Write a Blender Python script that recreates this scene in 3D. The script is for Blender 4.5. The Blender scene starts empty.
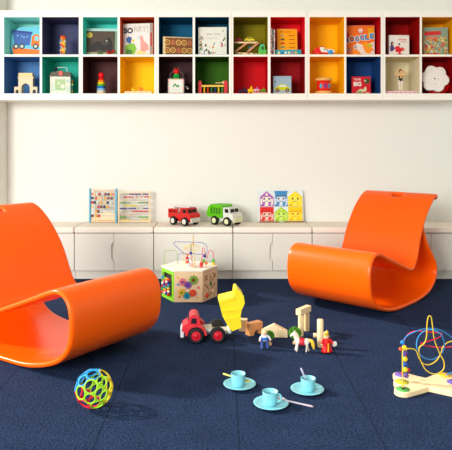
import bpy, math, random
from mathutils import Vector, Matrix, Euler
random.seed(7)
S = bpy.context.scene
C = S.collection
PI = math.pi
R = math.radians
# ------------------------------------------------------------------ camera
F, CX, CY, H = 600.0, 223.0, 145.0, 1.05      # focal length in pixels, vanishing point, eye height
cam = bpy.data.cameras.new('camera'); camo = bpy.data.objects.new('camera', cam); C.objects.link(camo)
cam.sensor_width = 36.0; cam.sensor_fit = 'HORIZONTAL'; cam.lens = F/452*36.0
cam.shift_x = (226-CX)/452.0; cam.shift_y = -(225-CY)/452.0
camo.location = (0, 0, H); camo.rotation_euler = (R(90), 0, 0)
cam.clip_start = .05; cam.clip_end = 60
S.camera = camo
# ------------------------------------------------------------------ world, light, exposure
w = bpy.data.worlds.new('world'); S.world = w; w.use_nodes = True
w.node_tree.nodes['Background'].inputs[0].default_value = (1.0, .985, .965, 1)
w.node_tree.nodes['Background'].inputs[1].default_value = .85
sun = bpy.data.lights.new('sun', 'SUN'); sun.energy = 3.9; sun.angle = R(3.5); sun.color = (1, .95, .88)
suno = bpy.data.objects.new('sun', sun); C.objects.link(suno)
_d = Vector((math.cos(R(-15))*math.cos(R(31)), math.sin(R(-15))*math.cos(R(31)), -math.sin(R(31))))
suno.rotation_euler = _d.to_track_quat('-Z', 'Y').to_euler(); suno.location = (-4, 4, 3)
def area(name, loc, target, sx, sy, e, col):
    l = bpy.data.lights.new(name, 'AREA'); l.shape = 'RECTANGLE'; l.size = sx; l.size_y = sy; l.energy = e; l.color = col
    o = bpy.data.objects.new(name, l); C.objects.link(o); o.location = loc
    o.rotation_euler = (Vector(target)-Vector(loc)).to_track_quat('-Z', 'Y').to_euler()
area('window_daylight', (-3.0, -2.2, 2.0), (.6, 4.2, 1.0), 2.6, 2.0, 385, (1, .985, .96))
S.view_settings.view_transform = 'Standard'; S.view_settings.look = 'None'
S.view_settings.exposure = 0.15; S.view_settings.gamma = 1; S.view_settings.use_curve_mapping = False

# ------------------------------------------------------------------ materials
def lin(c):
    return tuple((v/255/12.92 if v/255 <= .04045 else ((v/255+.055)/1.055)**2.4) for v in c)
MATS = {}
def M(c, rough=.5, bump=0, scale=60, var=.05, metal=0, spec=.5, kind='noise', trans=0):
    key = (c, rough, bump, scale, var, metal, kind, trans, spec)
    if key in MATS: return MATS[key]
    m = bpy.data.materials.new('mat_%d_%d_%d' % c); m.use_nodes = True
    nt = m.node_tree; N = nt.nodes; L = nt.links; b = N['Principled BSDF']
    b.inputs['Roughness'].default_value = rough; b.inputs['Metallic'].default_value = metal
    b.inputs['Specular IOR Level'].default_value = spec
    if trans: b.inputs['Transmission Weight'].default_value = trans
    tc = N.new('ShaderNodeTexCoord'); mp = N.new('ShaderNodeMapping'); L.new(tc.outputs['Object'], mp.inputs[0])
    if kind == 'wood': mp.inputs['Scale'].default_value = (1, 6, 6)
    if kind == 'woodz': mp.inputs['Scale'].default_value = (6, 6, 1)
    nz = N.new('ShaderNodeTexNoise'); nz.inputs['Scale'].default_value = scale; nz.inputs['Detail'].default_value = 3
    L.new(mp.outputs[0], nz.inputs['Vector'])
    rp = N.new('ShaderNodeValToRGB'); l = lin(c)
    rp.color_ramp.elements[0].position = .3; rp.color_ramp.elements[1].position = .7
    rp.color_ramp.elements[0].color = tuple(max(0, v*(1-var)) for v in l)+(1,)
    rp.color_ramp.elements[1].color = tuple(min(1, v*(1+var)) for v in l)+(1,)
    L.new(nz.outputs['Fac'], rp.inputs[0]); L.new(rp.outputs[0], b.inputs['Base Color'])
    if bump:
        bp = N.new('ShaderNodeBump'); bp.inputs['Strength'].default_value = bump; bp.inputs['Distance'].default_value = .002
        L.new(nz.outputs['Fac'], bp.inputs['Height']); L.new(bp.outputs[0], b.inputs['Normal'])
    MATS[key] = m; return m
def carpet():
    m = bpy.data.materials.new('navy_carpet'); m.use_nodes = True
    nt = m.node_tree; N = nt.nodes; L = nt.links; b = N['Principled BSDF']
    b.inputs['Roughness'].default_value = .95; b.inputs['Specular IOR Level'].default_value = .08
    b.inputs['Sheen Weight'].default_value = 0
    tc = N.new('ShaderNodeTexCoord')
    n1 = N.new('ShaderNodeTexNoise'); n1.inputs['Scale'].default_value = 105; n1.inputs['Detail'].default_value = 4
    n2 = N.new('ShaderNodeTexNoise'); n2.inputs['Scale'].default_value = 9; n2.inputs['Detail'].default_value = 3
    L.new(tc.outputs['Object'], n1.inputs['Vector']); L.new(tc.outputs['Object'], n2.inputs['Vector'])
    r1 = N.new('ShaderNodeValToRGB')
    r1.color_ramp.elements[0].position = .34; r1.color_ramp.elements[0].color = (.0065, .015, .044, 1)
    r1.color_ramp.elements[1].position = .7; r1.color_ramp.elements[1].color = (.027, .050, .112, 1)
    L.new(n1.outputs['Fac'], r1.inputs[0])
    mx = N.new('ShaderNodeMix'); mx.data_type = 'RGBA'; mx.blend_type = 'MULTIPLY'; mx.inputs[0].default_value = .5
    r2 = N.new('ShaderNodeValToRGB'); r2.color_ramp.elements[0].position = .35; r2.color_ramp.elements[0].color = (.78, .78, .8, 1)
    r2.color_ramp.elements[1].position = .65; r2.color_ramp.elements[1].color = (1.15, 1.15, 1.15, 1)
    L.new(n2.outputs['Fac'], r2.inputs[0]); L.new(r1.outputs[0], mx.inputs[6]); L.new(r2.outputs[0], mx.inputs[7])
    # seams between the carpet tiles
    sp = N.new('ShaderNodeSeparateXYZ'); L.new(tc.outputs['Object'], sp.inputs[0])
    def seam(out, off):
        a = N.new('ShaderNodeMath'); a.operation = 'ADD'; a.inputs[1].default_value = -off+.508*40; L.new(out, a.inputs[0])
        d = N.new('ShaderNodeMath'); d.operation = 'DIVIDE'; d.inputs[1].default_value = .508; L.new(a.outputs[0], d.inputs[0])
        fr = N.new('ShaderNodeMath'); fr.operation = 'FRACT'; L.new(d.outputs[0], fr.inputs[0])
        s = N.new('ShaderNodeMath'); s.operation = 'SUBTRACT'; s.inputs[1].default_value = .5; L.new(fr.outputs[0], s.inputs[0])
        ab = N.new('ShaderNodeMath'); ab.operation = 'ABSOLUTE'; L.new(s.outputs[0], ab.inputs[0])
        g = N.new('ShaderNodeMapRange'); g.inputs[1].default_value = .4905; g.inputs[2].default_value = .5
        L.new(ab.outputs[0], g.inputs[0]); return g.outputs[0]
    sx = seam(sp.outputs[0], .057); sy = seam(sp.outputs[1], 2.414)
    hy = N.new('ShaderNodeMath'); hy.operation = 'MULTIPLY'; hy.inputs[1].default_value = .35; L.new(sy, hy.inputs[0])
    mm = N.new('ShaderNodeMath'); mm.operation = 'MAXIMUM'; L.new(sx, mm.inputs[0]); L.new(hy.outputs[0], mm.inputs[1])
    m2 = N.new('ShaderNodeMix'); m2.data_type = 'RGBA'; L.new(mx.outputs[2], m2.inputs[6]); m2.inputs[7].default_value = (.004, .006, .014, 1)
    k = N.new('ShaderNodeMath'); k.operation = 'MULTIPLY'; k.inputs[1].default_value = .75; L.new(mm.outputs[0], k.inputs[0])
    L.new(k.outputs[0], m2.inputs[0]); L.new(m2.outputs[2], b.inputs['Base Color'])
    bp = N.new('ShaderNodeBump'); bp.inputs['Strength'].default_value = .8; bp.inputs['Distance'].default_value = .006
    L.new(n1.outputs['Fac'], bp.inputs['Height']); L.new(bp.outputs[0], b.inputs['Normal'])
    return m
WALL = M((230, 230, 221), .9, .1, 40, .01)
WHITE = M((238, 234, 220), .5, 0, 30, .01)
CREAM = M((228, 226, 214), .5, 0, 30, .01)
CUSH = M((246, 236, 220), .85, .3, 220, .03)
ORANGE = M((255, 96, 0), .3, 0, 20, .01, spec=.35)
WOOD = M((232, 196, 145), .55, .05, 30, .1, kind='wood')
WOODZ = M((232, 200, 150), .55, .05, 30, .1, kind='woodz')
PALEWOOD = M((238, 214, 172), .55, .05, 30, .07, kind='wood')
DARKWOOD = M((205, 140, 85), .55, .05, 30, .1, kind='wood')
def P(*c, r=.45):
    m = sum(c)/3; return M(tuple(int(max(0, min(255, (m+(v-m)*1.16)*.94))) for v in c), r, 0, 30, .02, spec=.28)
BLACK = P(22, 22, 24); RED = P(205, 30, 35); YEL = P(245, 215, 40); GRN = P(90, 170, 50); BLU = P(40, 110, 190)
STEEL = M((200, 200, 205), .25, 0, 30, .02, metal=1)

# ------------------------------------------------------------------ mesh builder
class MB:
    def __init__(s): s.v = []; s.f = []; s.mi = []; s.sm = []; s.mats = []; s.M = Matrix.Identity(4)
    def add(s, vs, fs, mat, smooth=False, T=None):
        if mat not in s.mats: s.mats.append(mat)
        i = s.mats.index(mat); n = len(s.v); X = s.M @ T if T is not None else s.M
        s.v += [tuple(X @ Vector(v)) for v in vs]
        for f in fs: s.f.append([n+k for k in f]); s.mi.append(i); s.sm.append(smooth)
        return s
    def box(s, x0, x1, y0, y1, z0, z1, mat, T=None):
        v = [(x, y, z) for z in (z0, z1) for y in (y0, y1) for x in (x0, x1)]
        return s.add(v, [(0,2,3,1), (4,5,7,6), (0,1,5,4), (2,6,7,3), (0,4,6,2), (1,3,7,5)], mat, False, T)
    def prism(s, poly, y0, y1, mat, T=None, smooth=False):       # polygon in x,z extruded along y
        a = sum(poly[i][0]*poly[(i+1) % len(poly)][1]-poly[(i+1) % len(poly)][0]*poly[i][1] for i in range(len(poly)))
        if a < 0: poly = poly[::-1]
        n = len(poly); v = [(x, y0, z) for x, z in poly]+[(x, y1, z) for x, z in poly]
        fs = [tuple(range(n)), tuple(range(2*n-1, n-1, -1))]
        s.add(v, fs, mat, False, T)
        v2 = list(v); return s.add(v2, [(i, n+i, n+(i+1) % n, (i+1) % n) for i in range(n)], mat, smooth, T)
    def lathe(s, prof, mat, n=24, T=None, smooth=True):          # (r, z) pairs
        v = []; fs = []
        for r, z in prof:
            for k in range(n): v.append((max(r, 1e-5)*math.cos(2*PI*k/n), max(r, 1e-5)*math.sin(2*PI*k/n), z))
        for i in range(len(prof)-1):
            for k in range(n): fs.append((i*n+k, i*n+(k+1) % n, (i+1)*n+(k+1) % n, (i+1)*n+k))
        s.add(v, fs, mat, smooth, T)
        return s
    def cyl(s, p0, p1, r, mat, r1=None, n=20):
        p0 = Vector(p0); p1 = Vector(p1); d = p1-p0; r1 = r if r1 is None else r1; b = min(r, r1, d.length/2)*.12
        T = Matrix.Translation(p0) @ d.to_track_quat('Z', 'Y').to_matrix().to_4x4(); l = d.length
        return s.lathe([(0, 0), (r-b, 0), (r, b), (r1, l-b), (r1-b, l), (0, l)], mat, n, T, n > 8)
    def ball(s, c, r, mat, sc=(1, 1, 1), n=16, T=None):
        Q = Matrix.Translation(c) @ Matrix.Diagonal((*sc, 1))
        if T is not None: Q = T @ Q
        k = max(6, n//2); return s.lathe([(r*math.sin(PI*i/k), -r*math.cos(PI*i/k)) for i in range(k+1)], mat, n, Q)
    def tube(s, pts, r, mat, n=8, closed=False):
        pts = [Vector(p) for p in pts]; m = len(pts); rs = r if isinstance(r, (list, tuple)) else [r]*m
        v = []; fs = []; up = None
        for i, p in enumerate(pts):
            a = pts[(i-1) % m] if (closed or i > 0) else p; b = pts[(i+1) % m] if (closed or i < m-1) else p
            t = (b-a).normalized()
            if up is None: up = t.orthogonal().normalized()
            up = (up-t*up.dot(t)).normalized(); sd = t.cross(up)
            for k in range(n):
                q = 2*PI*k/n; v.append(p+(up*math.cos(q)+sd*math.sin(q))*rs[i])
        for i in range(m if closed else m-1):
            j = (i+1) % m
            for k in range(n): fs.append((i*n+k, i*n+(k+1) % n, j*n+(k+1) % n, j*n+k))
        if not closed: fs += [tuple(range(n-1, -1, -1)), tuple(range((m-1)*n, m*n))]
        return s.add(v, fs, mat, True)
    def limb(s, pts, rs, mat, n=12):
        s.tube(smooth(pts, 4), interp(rs, 4), mat, n)
        s.ball(pts[0], rs[0], mat, n=n); s.ball(pts[-1], rs[-1], mat, n=n); return s
    def disc(s, cx, cz, r, y, mat, n=16, t=.0012, sc=1, T=None):
        return s.prism([(cx+r*math.cos(2*PI*k/n), cz+r*sc*math.sin(2*PI*k/n)) for k in range(n)], y-t, y, mat, T)
    def text(s, body, cx, cz, h, y, mat, width=None, T=None, t=.0008, bold=0):
        cu = bpy.data.curves.new('lettering', 'FONT'); cu.body = body; cu.align_x = 'CENTER'; cu.align_y = 'CENTER'; cu.resolution_u = 3
        cu.offset = bold
        o = bpy.data.objects.new('lettering', cu); C.objects.link(o); bpy.context.view_layer.update()
        me = bpy.data.meshes.new_from_object(o.evaluated_get(bpy.context.evaluated_depsgraph_get()))
        bpy.data.objects.remove(o)
        xs = [q.co.x for q in me.vertices]; ys = [q.co.y for q in me.vertices]
        mx, my = (min(xs)+max(xs))/2, (min(ys)+max(ys))/2; sz = h/(max(ys)-min(ys)); sx = sz if not width else width/(max(xs)-min(xs))
        s.add([(cx+(q.co.x-mx)*sx, y-t, cz+(q.co.y-my)*sz) for q in me.vertices], [tuple(p.vertices) for p in me.polygons], mat, False, T)
        return s
    def build(s, name, parent=None, bevel=0, seg=2, loc=None, subsurf=0):
        me = bpy.data.meshes.new(name); me.from_pydata(s.v, [], s.f)
        for m in s.mats: me.materials.append(m)
        me.polygons.foreach_set('material_index', s.mi); me.polygons.foreach_set('use_smooth', s.sm); me.update()
        o = bpy.data.objects.new(name, me); C.objects.link(o)
        if parent: o.parent = parent
        if loc: o.location = loc
        if bevel:
            b = o.modifiers.new('bevel', 'BEVEL'); b.width = bevel; b.segments = seg; b.limit_method = 'ANGLE'; b.angle_limit = R(40)
            b.harden_normals = False
        return o
def smooth(pts, k=6, closed=False):                                # Catmull-Rom through points
    P_ = [Vector(p) for p in pts]; n = len(P_); out = []
    for i in range(n if closed else n-1):
        a, b, c, d = (P_[(i-1) % n], P_[i], P_[(i+1) % n], P_[(i+2) % n]) if closed else (P_[max(i-1, 0)], P_[i], P_[i+1], P_[min(i+2, n-1)])
        for j in range(k):
            t = j/k; out.append(.5*((2*b)+(c-a)*t+(2*a-5*b+4*c-d)*t*t+(3*b-a-3*c+d)*t**3))
    if not closed: out.append(P_[-1])
    return out
def interp(rs, k):
    out = []
    for i in range(len(rs)-1): out += [rs[i]+(rs[i+1]-rs[i])*j/k for j in range(k)]
    return out+[rs[-1]]
def tag(o, label, cat, group=None, kind=None):
    o['label'] = label; o['category'] = cat
    if group: o['group'] = group
    if kind: o['kind'] = kind
    return o
def thing(name, label, cat, loc=(0, 0, 0), rz=0, group=None, tilt=0):
    o = bpy.data.objects.new(name, None); o.empty_display_size = .05; C.objects.link(o)
    o.location = loc; o.rotation_euler = Euler((tilt, 0, rz), 'XYZ')
    return tag(o, label, cat, group)
def struct(o): o['kind'] = 'structure'; return o
def copy_tree(o, parent=None):
    c = o.copy(); C.objects.link(c); c.parent = parent
    for ch in [x for x in bpy.data.objects if x.parent == o]: copy_tree(ch, c)
    return c
def XP(px, Y): return (px-CX)*Y/F
def ZP(py, Y): return H-(py-CY)*Y/F
def RZ(a): return Matrix.Rotation(a, 4, 'Z')
def TR(x, y, z): return Matrix.Translation((x, y, z))

# ------------------------------------------------------------------ room
YW, XL, XR, ZC = 5.03, -1.81, 2.9, 2.75
struct(MB().box(XL-.1, XR+.1, -1.2, YW+.1, -.1, 0, carpet()).build('floor'))
struct(MB().box(XL-.1, XR+.1, YW, YW+.1, 0, ZC, WALL).build('wall_back'))
b = MB()
for a in ((4.82, YW, 0, ZC), (-1.2, 4.82, 0, .12), (-1.2, 4.82, 2.6, ZC)): b.box(XL-.1, XL, a[0], a[1], a[2], a[3], WALL)
struct(b.build('wall_left'))
struct(MB().box(XR, XR+.1, -1.2, YW, 0, ZC, WALL).build('wall_right'))
struct(MB().box(XL-.1, XR+.1, -1.2, YW+.1, ZC, ZC+.1, WALL).build('ceiling'))

# ------------------------------------------------------------------ wall shelves
YS = 4.73
COLS = [(3.9, 39.8), (42, 78.8), (82.7, 117.6), (119.9, 154.4), (158.7, 192.7), (195, 229), (233.3, 267.8), (270.5, 305), (309.5, 344.3), (346.3, 380.8), (385.3, 419.8), (421.9, 456.4)]
UX = [-6.2, 80.8, 156.55, 231.15, 307.25, 383.05, 458.6]
CZ = [(ZP(54.5, YS), ZP(17, YS)), (ZP(93.5, YS), ZP(56.6, YS))]
ZT, ZB = ZP(10.4, YS), ZP(100, YS)
TOPC = [(158, 240, 230), (74, 80, 116), (84, 226, 212), (205, 72, 18), (0, 92, 128), (0, 78, 108), (138, 124, 0), (236, 10, 30), (255, 186, 0), (190, 0, 14), (158, 6, 4), (240, 170, 0)]
BOTC = [(78, 132, 184), (44, 186, 164), (88, 48, 46), (255, 206, 0), (70, 38, 42), (50, 100, 0), (205, 0, 14), (156, 4, 12), (255, 186, 0), (26, 68, 124), (226, 214, 176), (160, 2, 10)]
for u in range(6):
    x0, x1 = XP(UX[u], YS), XP(UX[u+1], YS)
    if u == 0: x0 = XL+.002
    xc = (x0+x1)/2
    t = thing('cube_shelf', ['leftmost white wall shelf unit with pale aqua, navy, blue and teal cubbies',
        'white wall shelf unit with turquoise, burnt orange, plum and yellow cubbies',
        'white wall shelf unit with two dark blue cubbies over plum and green ones',
        'white wall shelf unit with olive and bright red cubbies over two red ones',
        'white wall shelf unit with amber and red cubbies over amber and navy ones',
        'rightmost white wall shelf unit with dark red, mustard, pale grey and dark red cubbies'][u], 'shelf', (xc, YS, ZB), 0, 'cube shelf units on the wall')
    b = MB(); D = YW-YS-.001; ins = .0009
    cl = [COLS[2*u], COLS[2*u+1]]; e = [XP(q, YS)-xc for c in cl for q in c]; a0, a1 = x0-xc+ins, x1-xc-ins
    z = [0, CZ[1][0]-ZB, CZ[1][1]-ZB, CZ[0][0]-ZB, CZ[0][1]-ZB, ZT-ZB]
    b.box(a0, a1, 0, D, z[0], z[1], WHITE); b.box(a0, a1, 0, D, z[4], z[5], WHITE)
    b.box(a0, e[0], 0, D, z[1], z[4], WHITE); b.box(e[1], e[2], 0, D, z[1], z[4], WHITE); b.box(e[3], a1, 0, D, z[1], z[4], WHITE)
    b.box(e[0], e[1], 0, D, z[2], z[3], WHITE); b.box(e[2], e[3], 0, D, z[2], z[3], WHITE); b.box(e[0], e[3], D-.008, D, z[1], z[4], WHITE)
    b.build('carcass', t)
    for c in (0, 1):
        for r in (0, 1):
            col = M((TOPC if r == 0 else BOTC)[2*u+c],   .6, 0, 5, .02, spec=.15)
            l, rr = e[2*c], e[2*c+1]; zb, zt = CZ[r][0]-ZB, CZ[r][1]-ZB; k = .0015; s0 = .001
            q = MB(); q.box(l, rr, D-.011, D-.008, zb, zt, col)
            q.box(l, l+k, s0, D-.011, zb, zt, col); q.box(rr-k, rr, s0, D-.011, zb, zt, col)
            q.box(l+k, rr-k, s0, D-.011, zt-k, zt, col); q.box(l+k, rr-k, s0, D-.011, zb, zb+k, col)
            q.build('cubby_lining', t)
KF = .0015
def cz(r): return CZ[r][0]+KF+.0002

# ------------------------------------------------------------------ bench cabinets and cushions
YB = 4.675; PB = .6178; XB0 = -.5407
zt, zb = .360, .072
where = ['behind the left rocking chair at the left wall', 'under the two abacuses', 'under the red toy truck, behind the activity cube',
         'in the middle under the green toy truck', 'under the house puzzle board, left of the right rocking chair', 'behind the back of the right rocking chair', 'at the right edge of the photo']
for k in range(-2, 5):
    x0 = XB0+PB*k; x1 = x0+PB; nm = where[k+2]
    if k == 4: x1 = x0+.55
    xm = (x0+x1)/2; x0 += .0015; x1 -= .0015
    if k == -2: x0 = XL+.003
    t = thing('bench_cabinet', 'low cream bench cabinet '+nm, 'cabinet', (xm, YB, 0), 0, 'bench cabinets along the back wall')
    b = MB(); l, r = x0-xm, x1-xm; D = YW-YB-.002
    b.box(l, r, .035, D, 0, .066, CREAM)                                    # plinth
    b.box(l, r, .02, D, .066, .082, CREAM); b.box(l, r, .02, D, .345, .362, CREAM)
    b.box(l, l+.016, .02, D, .082, .345, CREAM); b.box(r-.016, r, .02, D, .082, .345, CREAM); b.box(l+.016, r-.016, D-.01, D, .082, .345, CREAM)
    b.box(-.06, .03, .0195, .03, .1, .34, CREAM)
    b.build('body', t)
    g = .0018; n0, n1 = .150, .283
    poly = [(l+g, zb), (-g, zb), (-g, n0-.008), (-.012, n0), (-.022, n0+.012), (-.022, n1-.012), (-.012, n1), (-g, n1+.008), (-g, zt), (l+g, zt)]
    MB().prism(poly, 0, .018, CREAM).build('door', t, .001)
    MB().box(g, r-g, 0, .018, zb, zt, CREAM).build('door', t, .001)
    c = MB(); c.box(x0-xm+.001, x1-xm-.001, -.012, D-.002, .3632, .4095, CUSH)
    o = c.build('seat_cushion', None, .012, 4, (xm, YB, 0)); tag(o, 'cream bench seat cushion '+nm.replace('under', 'beneath'), 'cushion', 'bench seat cushions')
ZC_ = .4098

# ------------------------------------------------------------------ rocking chairs
PROF = [(-.692, .664), (-.703, .677), (-.690, .688), (-.655, .682), (-.60, .652), (-.515, .583), (-.44, .495), (-.392, .415), (-.352, .325), (-.315, .262), (-.27, .233), (-.22, .232),
        (-.15, .256), (-.03, .300), (.09, .345), (.19, .383), (.245, .393), (.29, .378), (.322, .335), (.332, .27), (.325, .19), (.295, .13), (.23, .08), (.12, .042),
        (0, .020), (-.15, .0145), (-.30, .014), (-.42, .022), (-.53, .045), (-.61, .095), (-.645, .155), (-.63, .22), (-.575, .29), (-.52, .355), (-.485, .42), (-.470, .47), (-.478, .53)]
def chair(label, x, y, a):
    t = thing('rocking_chair', label, 'chair', (x, y, 0), a, 'orange rocking chairs')
    pr = smooth([(u, 0, z) for u, z in PROF], 3); n = len(pr); W = .299
    ws = [-1, -.9, -.7, -.5, -.3, -.13, -.075, 0, .075, .13, .3, .5, .7, .9, 1]; m = len(ws)
    vs = []; fs = []
    for i, p in enumerate(pr):
        k = 1.0
        if i < 14: k = .955+.045*min(1, (i/13))**.6
        k *= .955+.045*min(1, max(0, (i-18)/22))                            # back a little narrower than the seat
        if i > n-16: k = 1-.09*((i-(n-16))/15)
        for wv in ws: vs.append((p.x, wv*W*k, p.z))
    for i in range(n-1):
        for j in range(m-1):
            if 8 <= i <= 10 and 5 <= j <= 8: continue                       # grip slot through the top of the back
            fs.append((i*m+j, i*m+j+1, (i+1)*m+j+1, (i+1)*m+j))
    b = MB(); b.add(vs, fs, ORANGE, True); o = b.build('body', t)
    s = o.modifiers.new('thickness', 'SOLIDIFY'); s.thickness = .026; s.offset = 0; s.use_even_offset = False
    d = o.modifiers.new('smooth', 'SUBSURF'); d.levels = 2; d.render_levels = 2
    return t
chair('orange moulded plastic rocking chair at the left, facing right, cut off by the photo edge', -.768, 3.052, R(-35.2))
chair('orange moulded plastic rocking chair on the right in front of the bench, facing left', .863, 3.955, R(228.4))

# ------------------------------------------------------------------ floor toys helpers
def FL(px, py): Y = H*F/(py-CY); return XP(px, Y), Y

# activity cube (hexagonal)
s6 = .196; cx6, cy6 = -.233, 4.175; h6 = .212
t = thing('activity_cube', 'six-sided wooden activity cube with bead wires on top, beside left rocking chair', 'toy', (cx6, cy6, 0), 0)
def hexp(s): return [(s*math.cos(R(60*k)), s*math.sin(R(60*k))) for k in range(6)]
def zprism(b, poly, z0, z1, mat, T=None):                              # polygon in x,y extruded in z
    Q = Matrix(((1, 0, 0, 0), (0, 0, 1, 0), (0, 1, 0, 0), (0, 0, 0, 1)))
    a = sum(poly[i][0]*poly[(i+1) % len(poly)][1]-poly[(i+1) % len(poly)][0]*poly[i][1] for i in range(len(poly)))
    if a < 0: poly = poly[::-1]
    n = len(poly); v = [(x, y, z0) for x, y in poly]+[(x, y, z1) for x, y in poly]
    b.add(v, [tuple(range(n-1, -1, -1)), tuple(range(n, 2*n))]+[(i, (i+1) % n, n+(i+1) % n, n+i) for i in range(n)], mat, False, T)
b = MB(); zprism(b, hexp(s6*.86), .004, h6-.012, M((60, 45, 35), .8)); b.build('core', t)
CW = M((236, 204, 160), .5, .04, 20, .06)
ap = s6*math.cos(R(30))
for k in range(6):
    ang = R(60*k+30); T = RZ(ang) @ TR(ap, 0, 0) @ RZ(R(90))            # local: x along face, -y outward
    left_face = (k == 3); b = MB(); hw = s6/2-.0035
    if left_face:
        LG = P(140, 205, 60); b.box(-hw, hw, .001, .012, 0, .03, LG, T); b.box(-hw, hw, .001, .012, h6-.035, h6-.01, LG, T)
        b.box(-hw, -hw+.026, .001, .012, .03, h6-.035, LG, T); b.box(hw-.026, hw, .001, .012, .03, h6-.035, LG, T)
    else:
        b.box(-hw, hw, .001, .012, 0, h6-.01, CW, T)
    b.build('side_panel', t, .001)
b = MB(); zprism(b, hexp(s6+.002), h6-.0098, h6, P(250, 240, 225)); b.build('top_panel', t, .002)
T = RZ(R(210)) @ TR(ap, 0, 0) @ RZ(R(90))                                # left face: bead rods
cols6 = [P(230, 70, 60), P(60, 150, 200), P(245, 240, 235), P(80, 180, 90), P(35, 60, 140), P(240, 180, 50), P(190, 40, 45)]
for j in range(4):
    x = -.048+j*.032; q = MB(); q.M = T.copy(); q.cyl((x, -.012, .03), (x, -.012, h6-.035), .002, STEEL, n=8)
    for i in range(6):
        if (i+j) % 5 == 4 and i > 3: continue
        q.ball((x, -.012, .042+i*.02), .0105, cols6[(i*3+j*2) % 7], n=12)
    q.build('bead_rod', t)
def gear(b, cx, cz, r, mat, hub, T, y=-.001, teeth=9):
    pts = []
    for k in range(teeth*4):
        a = 2*PI*k/(teeth*4); rr = r if (k % 4) < 2 else r*.72; pts.append((cx+rr*math.cos(a), cz+rr*math.sin(a)))
    b.prism(pts, y-.008, y, mat, T); b.disc(cx, cz, r*.32, y-.008, hub, 12, .004, 1, T)
T = RZ(R(270)) @ TR(ap, 0, 0) @ RZ(R(90))
gx = lambda px: (px-188.6)/149.6; gz = lambda py: (302-py)/149.6
for px, py, r, c, hb in ((183, 281.5, .026, (225, 130, 150), (120, 60, 120)), (188.5, 284.5, .026, (130, 85, 170), (90, 60, 140)), (194, 279.5, .032, (120, 165, 60), (120, 30, 40)),
                      (182.3, 292, .026, (235, 185, 60), (90, 160, 60)), (187.3, 295.3, .025, (30, 160, 165), (60, 90, 170)), (193.2, 292.5, .026, (220, 75, 60), (220, 120, 40))):
    q = MB(); gear(q, gx(px), gz(py), r, P(*c), P(*hb), T); q.build('gear', t)
q = MB()
for px, py, r, c in ((178.5, 284.5, .008, (90, 160, 210)), (199, 287.5, .01, (235, 130, 130)), (180, 297, .008, (220, 120, 60)), (178.5, 277.5, .008, (240, 190, 90)), (198, 297.5, .008, (235, 190, 90))):
    q.disc(gx(px), gz(py), r, .001, P(*c), 10, .001, 1, T)
q.build('printed_spots', t)
T = RZ(R(330)) @ TR(ap, 0, 0) @ RZ(R(90)); GR = M((150, 95, 50), .6)
q = MB()
for (ax, az, bx_, bz) in ((-.07, .17, -.035, .135), (-.035, .17, -.07, .135), (.03, .175, .07, .14), (-.07, .115, -.02, .07), (.02, .12, .07, .165), (.01, .07, .065, .1), (-.065, .03, -.02, .055), (-.02, .03, .02, .05), (0, .16, .0, .12)):
    d = Vector((bx_-ax, bz-az)).normalized()*.004; nx, nz = -d.y, d.x
    q.prism([(ax+nx, az+nz), (bx_+nx, bz+nz), (bx_-nx, bz-nz), (ax-nx, az-nz)], .0, .001, GR, T)
q.build('track_groove', t)
for c_, r_, col, sc in (((-.05, -.004, .035), .016, (225, 90, 60), (1, .6, 1)), ((.0, -.004, .105), .011, (70, 110, 70), (1, .6, 1.3)), ((.03, -.004, .05), .01, (245, 225, 190), (1.2, .6, 1))):
    q = MB(); q.M = T.copy(); q.ball(c_, r_, P(*col), sc); q.build('slider_knob', t)
def wire(pts, mat, r=.0022, par=None, k=7, name='wire'):
    q = MB(); q.tube(smooth(pts, k), r, mat, 8); return q.build(name, par)
def cub6(px, py, dy): Y = cy6+dy; return (XP(px, Y)-cx6, dy, ZP(py, Y))
WB = P(120, 130, 190); WY = P(235, 205, 90); WR = P(225, 110, 120); WG = P(160, 200, 90)
def t6(px, dy): return (XP(px, cy6+dy)-cx6, dy, h6-.003)
wire([t6(190, -.05), cub6(189, 262, -.045), cub6(187.5, 256, -.04), cub6(180, 250, -.04), cub6(173.8, 242.5, -.03), cub6(185, 242, .0), cub6(203, 243, .02), cub6(207, 248, .01), cub6(205.5, 254, 0), cub6(195, 254, -.01), cub6(180, 253.6, .01), cub6(178.2, 258, .03), t6(178, .05)], WB, par=t)
wire([t6(184, .06), cub6(184, 258, .06), cub6(184.5, 249, .05), cub6(192, 244, .05), cub6(199, 248, .05), cub6(192, 251, .04), cub6(185, 247, .03), cub6(192.5, 246, .02), cub6(193, 236, .02), cub6(193.6, 246, .03), cub6(194, 258, .05), t6(195, .07)], WY, par=t)
wire([t6(165, .0), cub6(164.6, 262, .0), cub6(164.6, 252.5, .01), cub6(166, 250.6, .02), cub6(175, 250.6, .04), cub6(176.4, 253, .05), t6(177, .06)], WG, .0017, t)
wire([t6(199, -.03), cub6(202, 258, -.03), cub6(202.5, 249, -.03), cub6(204, 248.4, -.02), cub6(205.6, 255, -.01), cub6(207, 258, 0), cub6(208.6, 252, .01), cub6(211, 250.4, .02), cub6(213.2, 253, .02), cub6(213.6, 260, .02), t6(213.4, .02)], WR, .0026, t)
q = MB()
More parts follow.
